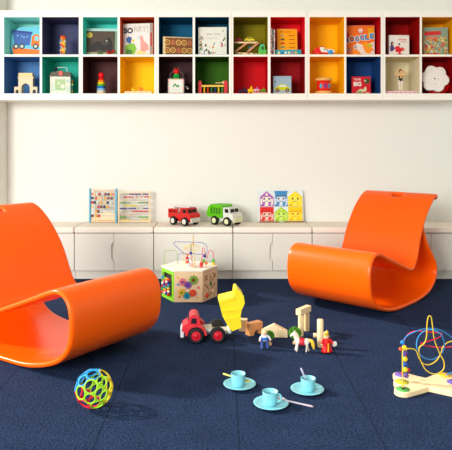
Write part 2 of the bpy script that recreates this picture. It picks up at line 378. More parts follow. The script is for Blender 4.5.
for px, py, dy, r, c in ((187, 262, -.05, .012, (235, 110, 60)), (187, 258, -.05, .011, (200, 60, 60)), (187.6, 254.5, -.05, .009, (240, 150, 70)), (190.8, 262, -.03, .015, (240, 235, 225)), (190.8, 257, -.03, .013, (240, 200, 190)), (190.8, 253, -.03, .011, (80, 75, 150)),
                         (194, 264.5, -.06, .011, (245, 225, 190)), (191.5, 265, -.07, .011, (240, 180, 160)), (201.5, 264, -.05, .014, (220, 70, 60)), (203.6, 261, -.04, .013, (120, 165, 70)), (204.6, 256, -.02, .011, (40, 60, 140)), (206.2, 263, -.02, .012, (240, 140, 80)),
                         (213.4, 264, .02, .013, (240, 200, 60)), (213.4, 260.5, .02, .012, (100, 175, 80)), (201.5, 267, -.06, .01, (225, 60, 70))):
    q = MB(); q.ball(cub6(px, py, dy), r, P(*c), n=14); q.build('bead', t)

# ------------------------------------------------------------------ toy vehicles
def wheel(t, x, y, z, r, w, tyre, hub, side):
    q = MB(); T = TR(x, y, z) @ Matrix.Rotation(-side*PI/2, 4, 'X')
    q.lathe([(0, -w/2), (r*.8, -w/2), (r*.97, -w*.35), (r, 0), (r*.97, w*.35), (r*.8, w/2), (r*.62, w/2), (r*.60, w*.3), (0, w*.3)], tyre, 28, T)
    o = q.build('wheel', t); q = MB()
    q.lathe([(r*.60, w*.30), (r*.58, w*.46), (r*.45, w*.40), (r*.3, w*.42), (r*.2, w*.62), (0, w*.66)], hub, 24, T)
    for k in range(5):
        a = 2*PI*k/5; q.cyl((x+r*.3*math.cos(a), y-side*0+ (side)*w*.38, z+r*.3*math.sin(a)), (x+r*.52*math.cos(a), y+side*w*.38, z+r*.52*math.sin(a)), r*.07, hub, n=6)
    q.build('hub', o); return o
# dump truck on the carpet: local +x = front (world -x)
TX, TY = FL(205.5, 343.2); TY += .07
t = thing('toy_dump_truck', 'red and yellow toy dump truck on the carpet with its yellow bed tipped up', 'toy truck', (TX, TY, 0), R(180+4))
PINKR = P(205, 60, 70, r=.35); GREY = P(205, 208, 205); YB_ = P(245, 222, 60, r=.35); TYRE = P(26, 26, 30, r=.6)
for x in (.055, -.060):
    for sd in (-1, 1): wheel(t, x, sd*.07, .0425, .0425, .034, TYRE, P(190, 30, 50), sd)
q = MB(); q.box(-.128, .09, -.035, .035, .035, .055, GREY); q.box(-.08, -.04, -.05, .05, .034, .05, GREY); q.box(.035, .075, -.05, .05, .034, .05, GREY)
q.box(-.035, .03, -.05, .05, .05, .066, GREY); q.build('chassis', t, .004)
q = MB()
q.prism([(.030, .052), (.118, .052), (.130, .066), (.126, .088), (.100, .100), (.088, .132), (.076, .146), (.052, .146), (.040, .134), (.030, .10)], -.058, .058, PINKR)
q.build('cab', t, .012, 4)
q = MB(); q.prism([(.050, .101), (.082, .101), (.077, .129), (.052, .129)], -.0595, .0595, P(30, 25, 40)); q.prism([(.092, .104), (.0995, .104), (.0920, .128), (.084, .128)], -.042, .042, P(30, 25, 40)); q.build('windows', t, .002)
for sd in (-1, 1):
    q = MB(); pts = [(.055+r_*math.cos(R(a)), .0425+r_*math.sin(R(a))) for r_, rng in ((.057, range(0, 181, 20)), (.046, range(180, -1, -20))) for a in rng]
    q.prism(pts, min(sd*.04, sd*.078), max(sd*.04, sd*.078), PINKR); q.build('fender', t, .004)
q = MB(); q.box(.118, .138, -.055, .055, .026, .064, P(225, 228, 232)); q.box(.124, .133, -.035, .035, .064, .08, P(225, 228, 232)); q.build('front_bumper', t, .006, 3)
q = MB()                                                     # tipping bed, built flat then rotated about the rear hinge
tp = lambda px, py: (-(px-205.5)/189, (343.2-py)/189)
side_ = [tp(*p) for p in ((231.5, 332.4), (227, 326.6), (221.8, 317), (218.3, 303.5), (219, 301), (233.6, 297.6), (234.6, 290), (237, 289.5), (243.2, 297), (244.3, 304.5), (241.3, 311), (239.8, 318.6), (241, 329))]
for sd in (-1, 1):
    a, c = sorted((sd*.052, sd*.060)); q.prism(side_, a, c, YB_)
    a, c = sorted((sd*.060, sd*.067))
    for z0, z1 in ((311.2, 312.6), (319.2, 320.6)): q.prism([tp(220.6+(z0-311)*.3, z0), tp(240.4, z0-1), tp(240.4, z1-1), tp(221.2+(z0-311)*.3, z1)], a, c, YB_)
    q.prism([tp(219, 301), tp(233.6, 297.6), tp(234.2, 300.5), tp(219.8, 304)], a, c, YB_)
pan = lambda pts: q.prism([tp(*p) for p in pts], -.052, .052, YB_)
pan(((231.5, 332.4), (227, 326.6), (221.8, 317), (218.3, 303.5), (219.8, 303.5), (223.2, 316.5), (228.2, 325.8), (232.5, 331)))
pan(((218.3, 303.5), (219, 301), (233.6, 297.6), (233.9, 299.2), (220, 302.6))); pan(((233.6, 297.6), (234.6, 290), (236, 290.5), (235.2, 298.5))); pan(((234.6, 290), (237, 289.5), (243.2, 297), (242.2, 298), (236.5, 291.2)))
q.build('dump_bed', t, .003)
q = MB(); q.cyl((-.125, -.05, .050), (-.125, .05, .050), .010, GREY); q.build('hinge', t)

# trucks on the bench
def bench_truck(label, px, Y, rz, body, kind, sc=1.0):
    t = thing('toy_truck', label, 'toy truck', (XP(px, Y), Y, ZC_), rz, 'toy trucks on the bench'); t.scale = (sc, sc, sc)
    LH = P(240, 235, 220) if kind == 'red' else P(235, 238, 190)
    for x in (.075, -.055):
        for sd in (-1, 1): wheel(t, x, sd*.062, .036, .036, .032, TYRE, LH, sd)
    q = MB(); q.box(-.12, .12, -.042, .042, .03, .055, body if kind == 'red' else P(225, 230, 220)); q.build('chassis', t, .004)
    cabm = body if kind == 'red' else P(236, 238, 225)
    q = MB(); q.prism([(.03, .05), (.128, .05), (.132, .085), (.118, .098), (.1, .104), (.09, .138), (.08, .145), (.03, .145)], -.06, .06, cabm); q.build('cab', t, .010, 4)
    q = MB(); q.prism([(.048, .105), (.088, .105), (.081, .134), (.048, .134)], -.0612, .0612, BLACK)
    q.prism([(.0975, .107), (.104, .107), (.096, .133), (.089, .133)], -.046, -.006, BLACK); q.prism([(.0975, .107), (.104, .107), (.096, .133), (.089, .133)], .006, .046, BLACK); q.build('windows', t, .002)
    q = MB(); q.box(.125, .142, -.056, .056, .028, .066, P(215, 215, 205) if kind == 'red' else P(225, 230, 190)); q.build('front_bumper', t, .006, 3)
    if kind == 'red':
        q = MB(); q.box(-.125, .027, -.058, .058, .055, .098, body); q.box(-.125, -.118, -.058, .058, .098, .128, body)
        for sd in (-1, 1):
            q.box(-.125, .02, sd*.05-.006, sd*.05+.006, .122, .130, body)
            for x in (-.08, -.035, .01): q.box(x, x+.008, sd*.05-.005, sd*.05+.005, .098, .122, body)
        q.build('truck_bed', t, .003)
        q = MB()
        for sd in (-.022, .022): q.box(-.13, .085, sd-.004, sd+.004, .146, .154, P(245, 240, 235))
        for k in range(8): q.box(-.115+k*.027, -.109+k*.027, -.022, .022, .147, .153, P(245, 240, 235))
        q.box(-.1, -.09, -.02, .02, .125, .147, P(245, 240, 235)); q.build('ladder', t, .001)
        q = MB(); q.box(.045, .07, -.03, .03, .145, .156, P(240, 235, 230)); q.build('roof_light', t, .004)
    else:
        q = MB(); q.prism([(-.135, .06), (.026, .06), (.026, .155), (.015, .163), (-.10, .163), (-.13, .135), (-.145, .09)], -.062, .062, body)
        for sd in (-1, 1):
            for k in range(5): q.box(-.105+k*.028, -.097+k*.028, min(sd*.062, sd*.068), max(sd*.062, sd*.068), .085, .14, body)
            q.box(-.115, .02, min(sd*.062, sd*.067), max(sd*.062, sd*.067), .078, .086, body); q.box(-.115, .02, min(sd*.062, sd*.067), max(sd*.062, sd*.067), .140, .148, body)
        q.build('garbage_box', t, .005)
        q = MB()
        for sd in (-1, 1):
            for k in range(4): q.box(-.095+k*.028, -.079+k*.028, min(sd*.0615, sd*.063), max(sd*.0615, sd*.063), .09, .136, P(60, 120, 30))
        q.build('side_slots', t)
bench_truck('red toy fire truck with white ladder on the bench left of the green truck', 183.6, 4.83, R(-40), P(205, 50, 45), 'red', .97)
bench_truck('green toy garbage truck with cream cab on the bench cushion', 225, 4.83, R(-40), P(105, 190, 35), 'green', 1.0)

# ------------------------------------------------------------------ abacuses and house puzzle on the bench
Yab = 4.93
def L_(px, py, px0, Y): return (XP(px, Y)-XP(px0, Y), ZP(py, Y)-ZC_)
t = thing('abacus', 'tall blue-sided bead abacus with picture beads, left one of two on the bench', 'abacus', (XP(103.3, Yab), Yab, ZC_), R(-6), 'abacuses on the bench')
q = MB(); BS = P(110, 180, 205)
q.box(-.118, -.104, -.012, .012, 0, .283, BS); q.build('side_post', t, .003)
q = MB(); q.box(.104, .118, -.012, .012, 0, .283, BS); q.build('side_post', t, .003)
q = MB(); q.box(-.104, .104, -.009, .009, .008, .022, WOOD); q.build('bottom_rail', t, .003)
q = MB(); q.cyl((-.12, 0, .268), (.12, 0, .268), .005, WOOD); q.build('top_rod', t)
q = MB()
cset = [P(225, 140, 130), P(120, 60, 50), P(235, 205, 150), P(60, 60, 80), P(215, 225, 215), P(225, 170, 60), P(190, 60, 60)]
q = MB(); q.prism([(-.1, .024), (.1, .024), (.1, .072), (.03, .095), (-.06, .06), (-.1, .05)], .004, .007, P(240, 225, 190)); q.build('picture_panel', t)
for r_, z in enumerate((.236, .204, .168, .132, .094, .058)):
    q = MB(); q.cyl((-.104, 0, z), (.104, 0, z), .0018, STEEL, n=8)
    xs = {0: (-.09, -.072, -.05, -.03, .02, .045, .065, .085), 1: (-.09, -.06, -.042, -.02, .02, .045, .07), 2: (-.09, -.07, -.048, -.02, .015, .04, .065), 3: (-.09, -.072, -.04, -.015, .01, .035), 4: (-.06, -.04, .09), 5: (-.09, -.06, -.035)}[r_]
    for i, x in enumerate(xs): q.box(x-.008, x+.008, -.009, .0035, z-.011, z+.011, cset[(i*2+r_*3+(i*r_) % 3) % 7])
    q.build('bead_row', t, .0015)
Yb2 = 4.93
t = thing('abacus', 'pale wooden ten-row bead abacus, right one of two on the bench', 'abacus', (XP(134.5, Yb2), Yb2, ZC_), R(3), 'abacuses on the bench')
for sx in (-1, 1):
    q = MB(); q.box(min(sx*.121, sx*.131), max(sx*.121, sx*.131), -.009, .009, 0, .262, PALEWOOD); q.box(min(sx*.118, sx*.134), max(sx*.118, sx*.134), -.035, .035, 0, .008, PALEWOOD); q.build('side_post', t, .002)
q = MB(); q.box(-.121, .121, -.006, .006, .01, .02, PALEWOOD); q.build('bottom_rail', t)
q = MB(); q.box(-.121, .121, -.006, .006, .25, .258, PALEWOOD); q.build('top_rail', t)
rows = [((96, 60, 130), [(-.045, -.005), (.0, .05), (.07, .11)]), ((215, 70, 60), [(-.09, -.01), (.01, .02), (.055, .065), (.08, .12)]), ((240, 225, 190), [(-.11, -.04), (.02, .06)]), ((90, 160, 60), [(-.12, -.07), (-.06, -.04), (.03, .115)]),
        ((240, 225, 90), [(-.09, .03)]), ((85, 70, 150), [(-.12, -.06), (-.05, .01), (.07, .11)]), ((215, 50, 60), [(-.02, .118)]), ((240, 215, 190), [(-.11, .0)]), ((110, 180, 70), [(-.12, -.07), (.03, .11)]), ((240, 225, 90), [(-.11, -.04), (.06, .118)])]
for i, (c, seg) in enumerate(rows):
    z = .236-.0235*i; q = MB(); q.cyl((-.121, 0, z), (.121, 0, z), .0015, STEEL, n=8)
    for a, c2 in seg:
        x = a+.005
        while x < c2: q.ball((x, 0, z), .0072, P(*c), (.7, 1, 1), n=10); x += .0105
    q.build('bead_row', t)

Yp = 4.965; pc = 281.3
t = thing('puzzle_board', 'colourful puzzle board of six smiling houses leaning against the wall on the bench', 'puzzle', (XP(pc, Yp), Yp, ZC_+.004), R(3), tilt=R(-6))
q = MB(); q.box(-.187, .187, 0, .014, 0, .258, P(232, 240, 240)); q.build('board', t, .002)
def house(q, x, z, w, h, main, light, dark, kind):
    y = 0
    if kind == 0: q.prism([(x-w/2, z), (x+w/2, z), (x+w/2, z+h*.62), (x, z+h), (x-w/2, z+h*.62)], y-.006, y, main)
    elif kind == 1: q.prism([(x-w*.5, z), (x+w*.5, z), (x+w*.42, z+h*.75), (x+w*.5, z+h), (x-w*.5, z+h), (x-w*.42, z+h*.75)], y-.006, y, main)
    else: q.box(x-w/2, x+w/2, y-.006, y, z, z+h, main)
    q.box(x-w*.3, x+w*.3, y-.0075, y-.006, z+h*.30, z+h*.62, light); q.box(x-w*.12, x+w*.12, y-.009, y-.0075, z+.004, z+h*.3, light)
    q.box(x-w*.42, x+w*.42, y-.0075, y-.006, z+h*.66, z+h*.70, dark) if kind else q.disc(x, z+h*.78, w*.09, y-.006, light, 10)
    for k in range(4): q.box(x-w*.4+k*w*.22, x-w*.4+k*w*.22+w*.1, y-.0078, y-.0075, z+h*.05, z+h*.12, light if k % 2 else dark)
    for sx in (-1, 1):
        q.disc(x+sx*w*.18, z+h*.5, w*.075, y-.0075, dark, 10); q.box(x+sx*w*.4-w*.06, x+sx*w*.4+w*.06, y-.0075, y-.006, z+h*.1, z+h*.5, light)
    q.tube([(x-w*.14, y-.008, z+h*.36), (x-w*.05, y-.008, z+h*.32), (x+w*.05, y-.008, z+h*.32), (x+w*.14, y-.008, z+h*.36)], .002, dark, 6)
LTY = P(250, 245, 225)
hs = [(-.12, .128, .112, .125, P(180, 110, 185), LTY, P(80, 40, 90), 0), (0.0, .128, .112, .128, P(75, 145, 195), P(225, 235, 245), P(90, 70, 50), 1), (.118, .128, .118, .125, P(250, 222, 30), P(252, 235, 110), P(120, 90, 10), 0),
      (-.12, .008, .112, .115, P(215, 50, 45), P(240, 205, 190), P(150, 30, 30), 2), (0, .008, .108, .115, P(175, 210, 50), P(215, 235, 130), P(80, 120, 30), 0), (.118, .008, .118, .117, P(240, 205, 20), P(252, 230, 90), P(190, 110, 20), 2)]
for h_ in hs:
    q = MB(); house(q, *h_); q.build('house_piece', t)
q = MB()
for a in ((-.187, -.02), (.02, .187)): q.box(a[0], a[1], -.014, 0, -.003, .006, M((150, 110, 70), .6))
q.build('bottom_ledge', t)

# ------------------------------------------------------------------ wooden blocks on the carpet
def blk(name, label, q, px, py, rz=0, dy=0, bevel=.0015, rx=None):
    x, y = FL(px, py); o = q.build(name, None, bevel, 2, (x, y+dy, .0005)); o.rotation_euler = (rx or 0, 0, rz)
    return tag(o, label, 'toy block', 'wooden blocks on the carpet')
LW = M((244, 218, 170), .55, .05, 25, .07, kind='wood')
blk('square_block', 'pale square wooden block between the yellow truck bed and the arch block', MB().box(-.022, .022, -.012, .03, 0, .065, LW), 243.2, 331, R(-8))
arc = [(.006+.023*math.cos(R(a)), .026*math.sin(R(a))) for a in range(0, 181, 15)]
blk('arch_block', 'reddish wooden arch block left of the triangular roof block', MB().prism([(.046, 0), (.046, .066), (-.046, .066), (-.046, 0)]+[(p[0], p[1]) for p in arc[::-1]], -.02, .02, DARKWOOD), 254.2, 335.0, R(38), dy=.018)
q = MB(); q.prism([(-.072, .0), (.072, .0), (.072, .033), (0, .069), (-.072, .033)], -.016, .016, LW)
blk('roof_block', 'wide pale wooden block with a pointed roof behind the two figures', q, 274.4, 337, R(-4), dy=.01)
q = MB(); q.box(-.011, .011, -.012, .012, 0, .112, M((240, 212, 160), .55, .05, 25, .08, kind='woodz'))
o1 = blk('pillar_block', 'left square wooden pillar holding up the lintel block', q, 300.8, 336, R(20))
q = MB(); q.box(-.012, .012, -.012, .012, 0, .1125, M((232, 200, 146), .55, .05, 25, .08, kind='woodz'))
o2 = blk('pillar_block', 'right square wooden pillar holding up the lintel block', q, 306.6, 331.0, R(20))
xa, ya = FL(303.9, 333.5)
q = MB(); q.box(-.058, .058, -.0155, .0155, 0, .033, LW); o = q.build('lintel_block', None, .0015, 2, (xa-.002, ya, .1140)); o.rotation_euler = (0, 0, R(52))
tag(o, 'rectangular wooden lintel block lying across two pillars', 'toy block', 'wooden blocks on the carpet')
q = MB(); q.cyl((0, 0, 0), (0, 0, .143), .0165, M((240, 214, 165), .55, .05, 25, .08, kind='woodz'), n=28)
blk('column_block', 'tall round wooden column standing left of the red figure', q, 320.3, 347, 0, bevel=0)
q = MB(); q.cyl((-.028, 0, .0135), (.0, 0, .0135), .013, LW); blk('small_cylinder_block', 'short wooden cylinder lying at the foot of the round column', q, 319.0, 339.2, R(-5), dy=.02, bevel=0)
q = MB(); q.box(-.012, .012, -.012, .012, 0, .05, LW); blk('small_block', 'small upright wooden block behind the red figure', q, 326.6, 343, R(10), dy=.02)

# ------------------------------------------------------------------ small figures
SKIN = P(240, 200, 165)
def tuft(name, label, px, py, r, lean, dy=.02):
    x, y = FL(px, py); t = thing(name, label, 'toy tree', (x, y+dy, 0), 0, 'green toy trees')
    q = MB(); q.cyl((0, 0, 0), (0, 0, .012), .012, WOOD); q.cyl((0, 0, .01), (0, 0, .03), .004, WOOD); q.build('trunk', t)
    q = MB(); n = 60; g1 = P(62, 120, 30); g2 = P(95, 155, 50)
    q.ball((0, 0, .03+r*.8), r*.86, g1, (1, .6, 1))
    for k in range(n):
        a = k*2.399; zz = 1-2*(k+.5)/n; rr = math.sqrt(1-zz*zz)
        q.ball((r*.85*rr*math.cos(a), r*.5*rr*math.sin(a), .03+r*.8+r*.85*zz), r*.2, (g1, g2)[k % 2], n=8)
    q.build('leaves', t); return t
tuft('toy_tree', 'small green toy tree behind the white horse', 295.6, 346, .034, 0, .035)
tuft('toy_tree', 'small green toy tree behind the blue and white figure', 270.0, 347, .026, 0, .03)
def figure(name, label, px, py, shirt, legs, hair, rz=0, cape=None, h=.098):
    x, y = FL(px, py); t = thing(name, label, 'toy figure', (x, y, 0), rz); s = h/.098
    q = MB()
    for sd in (-1, 1): q.limb([(sd*.012*s, 0, .05*s), (sd*.014*s, .0, .025*s), (sd*.016*s, -.004, .008*s)], [.0095*s, .008*s, .0075*s], legs)
    q.build('legs', t)
    q = MB(); q.lathe([(0, .042*s), (.016*s, .043*s), (.018*s, .052*s), (.0155*s, .065*s), (.008*s, .074*s), (0, .076*s)], shirt, 16, Matrix.Diagonal((1, .75, 1, 1)))
    for sd in (-1, 1): q.limb([(sd*.013*s, 0, .068*s), (sd*.023*s, -.002, .060*s), (sd*.028*s, -.008*s, .050*s)], [.006*s, .0055*s, .005*s], shirt)
    q.build('tunic', t)
    q = MB(); q.ball((0, 0, .083*s), .0125*s, SKIN, (1, .95, 1.1)); q.ball((0, -.0125*s, .081*s), .002*s, SKIN)
    for sd in (-1, 1): q.ball((sd*.0045*s, -.0113*s, .085*s), .0014*s, BLACK, n=8); q.ball((sd*.012*s, 0, .083*s), .003*s, SKIN, n=8)
    q.box(-.003*s, .003*s, -.0122*s, -.0112*s, .0765*s, .0778*s, P(180, 60, 60)); q.build('head', t)
    for sd in (-1, 1): q = MB(); q.ball((sd*.029*s, -.010*s, .047*s), .0045*s, SKIN); q.build('hand', t)
    q = MB(); q.ball((0, .0025*s, .087*s), .0135*s, hair, (1.02, 1, 1)); q.ball((0, .010*s, .075*s), .010*s, hair); q.build('hair', t)
    if cape: q = MB(); q.prism([(-.012*s, .072*s), (.012*s, .072*s), (.022*s, .02*s), (-.022*s, .02*s)], .013*s, .016*s, cape); q.build('cape', t)
    return t
t = figure('toy_figure', 'small toy figure in white with a blue tunic and pale hair, below the roof block', 264.6, 349, P(228, 232, 240), P(70, 90, 150), P(235, 215, 170), R(15))
q = MB(); q.lathe([(.0185, .048), (.0195, .052), (.0175, .062), (.0165, .06)], P(50, 110, 190), 16, Matrix.Diagonal((1, .8, 1, 1))); q.build('sash', t)
t = figure('toy_figure', 'small toy figure in a red robe with yellow hat right of the white horse', 326.8, 353, P(215, 35, 40), P(200, 30, 35), P(235, 190, 90), R(10))
q = MB(); q.lathe([(.010, .096), (.0125, .093), (.008, .108), (0, .116)], P(240, 200, 90), 12); q.build('hat', t)
q = MB(); q.lathe([(.012, .008), (.030, .008), (.030, .011), (.017, .05), (.012, .05)], P(205, 30, 38), 16, Matrix.Diagonal((1, .7, 1, 1))); q.build('robe', t)
q = MB(); q.ball((.040, -.006, .045), .013, P(240, 235, 230), (1, .4, 1.1)); q.build('shield', t)
q = MB(); q.box(-.0035, .0035, -.0232, -.0215, .012, .055, P(240, 190, 60)); q.build('trim_band', t)
# white horse, facing left
x, y = FL(302, 351.5); t = thing('toy_horse', 'small white toy horse with red saddle and yellow tail on the carpet', 'toy horse', (x, y, 0), R(180-10))
HW = P(245, 238, 225); q = MB()
q.limb([(-.024, 0, .052), (0, 0, .049), (.022, 0, .054)], [.0165, .0145, .0155], HW)
q.limb([(.024, 0, .058), (.034, 0, .074), (.039, 0, .088)], [.0125, .0095, .0085], HW)
q.limb([(.038, 0, .090), (.048, 0, .084), (.056, 0, .076)], [.0085, .007, .005], HW)
for sy in (-.0035, .0035): q.tube([(.036, sy, .096), (.036, sy*1.3, .105)], [.0032, .001], HW)
for x0, sy, fx in ((.024, -.009, .034), (.022, .009, .026), (-.024, -.009, -.034), (-.026, .009, -.022)):
    q.limb([(x0, sy, .048), (x0+(fx-x0)*.3, sy, .028), (fx, sy, .0045)], [.0085, .0055, .0042], HW)
q.build('body', t)
q = MB(); q.limb([(-.036, 0, .060), (-.050, 0, .054), (-.056, 0, .035), (-.060, 0, .016)], [.006, .0095, .0095, .004], P(235, 205, 80)); q.build('tail', t)
q = MB(); q.limb([(.036, 0, .098), (.026, 0, .086), (.018, 0, .070)], [.004, .006, .005], P(240, 225, 200)); q.build('mane', t)
q = MB(); q.lathe([(.0175, -.013), (.0182, -.012), (.0182, .012), (.0175, .013)], P(210, 60, 70), 18, TR(0, 0, .050) @ Matrix.Rotation(PI/2, 4, 'Y')); q.ball((0, 0, .066), .009, P(190, 35, 45), (1.3, 1, .5)); q.build('saddle', t)
q = MB(); 
for sy in (-1, 1): q.ball((.044, sy*.0068, .089), .0016, BLACK, n=8)
q.build('eyes', t)

# ------------------------------------------------------------------ tea set
TQ = M((128, 202, 212), .35, 0, 30, .02)
def saucer(px, py, label):
    Y = H*F/(py-CY)*.995; q = MB()
    q.lathe([(0, .0), (.034, .0), (.038, .002), (.060, .0085), (.0705, .0135), (.0712, .0150), (.070, .0158), (.058, .0112), (.038, .0055), (.026, .0045), (0, .0045)], TQ, 40)
    o = q.build('saucer', None, 0, 2, (XP(px, Y), Y, .0004)); tag(o, label, 'saucer', 'turquoise toy saucers'); return XP(px, Y), Y
def cup(x, y, label, rz=0):
    t = thing('teacup', label, 'cup', (x, y, .0052), rz, 'turquoise toy teacups'); q = MB()
    q.lathe([(0, 0), (.0235, 0), (.0255, .002), (.0295, .026), (.0320, .052), (.0320, .0535), (.0304, .0535), (.0280, .026), (.0238, .006), (0, .005)], TQ, 36); q.build('bowl', t)
    q = MB(); q.tube(smooth([(.0300, 0, .044), (.040, 0, .044), (.045, 0, .032), (.039, 0, .018), (.0272, 0, .013)], 5), .0032, TQ); q.build('handle', t)
def spoon(label, p0, p1, mat, roll=0):
    p0 = Vector(p0); p1 = Vector(p1); d = p1-p0; L = d.length
    o = thing('teaspoon', label, 'spoon', p0, 0, 'toy teaspoons')
    o.rotation_mode = 'QUATERNION'; o.rotation_quaternion = d.to_track_quat('X', 'Z')
    q = MB(); q.tube([(.03, 0, 0), (L*.6, 0, .0), (L-.01, 0, 0), (L, 0, 0)], [.0026, .0030, .0045, .003], mat, 10); q.build('handle', o)
    q = MB(); T = TR(.016, 0, .0015) @ Matrix.Diagonal((1.35, .95, 1, 1))
    q.lathe([(0, -.0045), (.007, -.0038), (.0135, .001), (.0142, .0015), (.0135, .002), (.007, -.002), (0, -.003)], mat, 20, T); q.build('spoon_bowl', o)
x, y = saucer(239.6, 385.6, 'turquoise toy saucer at the left, farthest from the camera'); cup(x-.006, y+.002, 'turquoise teacup on the left saucer, with yellow-handled spoon behind it', R(100))
spoon('yellow-green and grey toy spoon lying behind the left cup', (x+.044, y+.004, .0185), (x-.072, y+.045, .040), P(215, 215, 130))
x, y = saucer(271, 404.6, 'turquoise toy saucer nearest the camera, under the middle cup'); cup(x-.003, y+.002, 'turquoise teacup on the front saucer', R(-15))
spoon('pale pinkish toy spoon resting on the front saucer rim and reaching onto the carpet', (x+.028, y+.022, .0205), (x+.168, y-.018, .0045), P(205, 195, 205))
x, y = saucer(307.3, 390.6, 'turquoise toy saucer at the right of the three'); cup(x+.004, y+.002, 'turquoise teacup on the right saucer with a spoon standing in it', R(70))
spoon('lilac toy spoon standing inside the right teacup', (x+.008, y+.002, .0185), (x-.026, y+.008, .098), P(195, 195, 215))

# ------------------------------------------------------------------ openwork ball
rb = .0765; bx0, by0 = XP(94, 2.40), 2.40
ph = (1+5**.5)/2
ico = [Vector(v).normalized() for v in [(0, 1, ph), (0, -1, ph), (0, 1, -ph), (0, -1, -ph), (1, ph, 0), (-1, ph, 0), (1, -ph, 0), (-1, -ph, 0), (ph, 0, 1), (-ph, 0, 1), (ph, 0, -1), (-ph, 0, -1)]]
tri = []
for i in range(12):
    for j in range(i+1, 12):
        for k in range(j+1, 12):
            if all((p-q).length < 1.1 for p, q in ((ico[i], ico[j]), (ico[j], ico[k]), (ico[i], ico[k]))): tri.append((ico[i]+ico[j]+ico[k]).normalized())
q = MB(); rot = Euler((R(20), R(12), R(35))).to_matrix()
YG, BL, RD, YL = P(160, 210, 50), P(50, 150, 205), P(220, 40, 70), P(240, 215, 60)
for cset_, ang in ((ico, .295), (tri, .355)):
    for c in cset_:
        c = rot @ c; rr = (rb-.004)*math.sin(ang); cc = c*(rb-.004)*math.cos(ang); u_ = c.orthogonal().normalized(); v_ = c.cross(u_)
        sc = c.x*.9+c.z*.5
        m_ = BL if (c.z > .5 and c.x < .25) or (c.x < -.6 and c.z > -.12) else RD if (c.z < -.12 and c.x < -.15 and c.z+c.x < -.5) or c.z < -.85 else YL if c.x > .6 else YG
        q.tube([cc+(u_*math.cos(2*PI*k/22)+v_*math.sin(2*PI*k/22))*rr for k in range(22)], .0035, m_, 8, True)
o = q.build('openwork_ball', None, 0, 2, (bx0, by0, rb+.0002)); tag(o, 'openwork plastic ring ball in green, blue, red and yellow on the carpet', 'ball')

# ------------------------------------------------------------------ bead maze at the right
BX, BY = .875, 2.60
t = thing('bead_maze', 'wooden bead maze with curling red, blue and yellow wires at the right edge', 'toy', (BX, BY, 0), 0)
def feet():
    L = []; 
    A = [(-.118, -.075), (-.098, .004), (-.078, .085)]; B_ = [(.118, -.085), (.125, .0), (.118, .08)]
    # outline of six round lobes joined by curved necks
    cent = A+B_[::-1]; order = [A[0], B_[0], B_[1], B_[2], A[2], A[1]]
    return order
lob = feet(); r0 = .036; pts = []
for i, (lx, ly) in enumerate(lob):
    out = math.atan2(ly*.35, lx)
    nxt = lob[(i+1) % 6]
    for a in range(-110, 111, 22): pts.append((lx+r0*math.cos(out+R(a)), ly+r0*math.sin(out+R(a))))
    mx_, my_ = (lx+nxt[0])/2, (ly+nxt[1])/2
    if abs(lx-nxt[0]) > .1: pts.append((mx_, my_*.62))
    else: pts.append((mx_*.55, my_))
q = MB(); zprism(q, pts, .0, .022, LW); q.build('base', t, .003)
for i, (lx, ly) in enumerate(lob):
    q = MB(); q.lathe([(0, .0221), (.029, .0221), (.029, .0232), (0, .0234)], [P(95, 175, 95), P(235, 90, 70), P(120, 100, 180), P(240, 190, 60), P(130, 110, 190), P(225, 215, 70)][i], 24, TR(lx, ly, 0)); q.build('foot_spot', t)
def bm(px, py, dy): Y = BY+dy; return (XP(px, Y)-BX, dy, ZP(py, Y))
def foot(i, dx=0): return (lob[i][0]+dx, lob[i][1], .021)
WYL, WBL, WRD = P(225, 195, 70), P(60, 140, 200), P(200, 40, 60)
f1 = foot(0)
wire([f1, (f1[0]-.001, f1[1], .09), bm(402.6, 352, -.07), bm(405.5, 350, -.06), bm(410, 348.5, -.05), bm(416, 350.5, -.04), bm(419, 358, -.03), bm(423, 363.5, -.02), bm(430, 364.5, -.01), bm(437, 360, 0), bm(441, 353, .01), bm(443, 347, .02), bm(449, 342, .03), bm(458, 342, .03), bm(466, 350, .03), bm(468, 366, .02), (lob[2][0], lob[2][1], .021)], WYL, .0026, t)
wire([foot(5), bm(404, 362, .0), bm(403.3, 350, 0), bm(402.8, 343, 0), bm(407, 336, .0), bm(417, 331, .0), bm(428, 328.4, .02), bm(440, 330, .03), bm(450, 336, .04), bm(462, 346, .05), bm(466, 364, .06), (lob[3][0], lob[3][1], .021)], WBL, .0026, t)
wire([foot(4), bm(406, 356, .08), bm(404.3, 344, .07), bm(404.5, 340, .07), bm(409, 333.5, .05), bm(417, 331, .04), bm(428, 332, .02), bm(441, 333.5, .0), bm(439, 337.5, -.02), bm(426, 342, -.02), bm(421, 344, .0), bm(428, 346, .03), bm(442, 347.5, .03), bm(458, 347, .0), bm(465, 356, -.04), (lob[1][0], lob[1][1], .021)], WRD, .0026, t)
ring = [bm(430.5+14*math.cos(R(a)), 344.5+15*math.sin(R(a)), .02*math.sin(R(a*2))) for a in range(0, 360, 15)]
q = MB(); q.tube(ring, .0026, WBL, 8, True); q.build('wire', t)
wire([bm(420.5, 346, -.02), bm(424, 343.5, -.02), bm(426.5, 337, -.02), bm(427, 325, -.02), bm(428, 318, -.02), bm(429.4, 316, -.02), bm(431.2, 317.5, -.02), bm(432.6, 326, -.02), bm(434.5, 340, -.01), bm(440, 354, 0), bm(444, 362, 0), bm(443, 370, 0), bm(435, 374, -.01), bm(426, 370, -.02), bm(420.5, 360, -.02), bm(419, 350, -.02), bm(420.5, 346, -.02)], WYL, .0026, t)
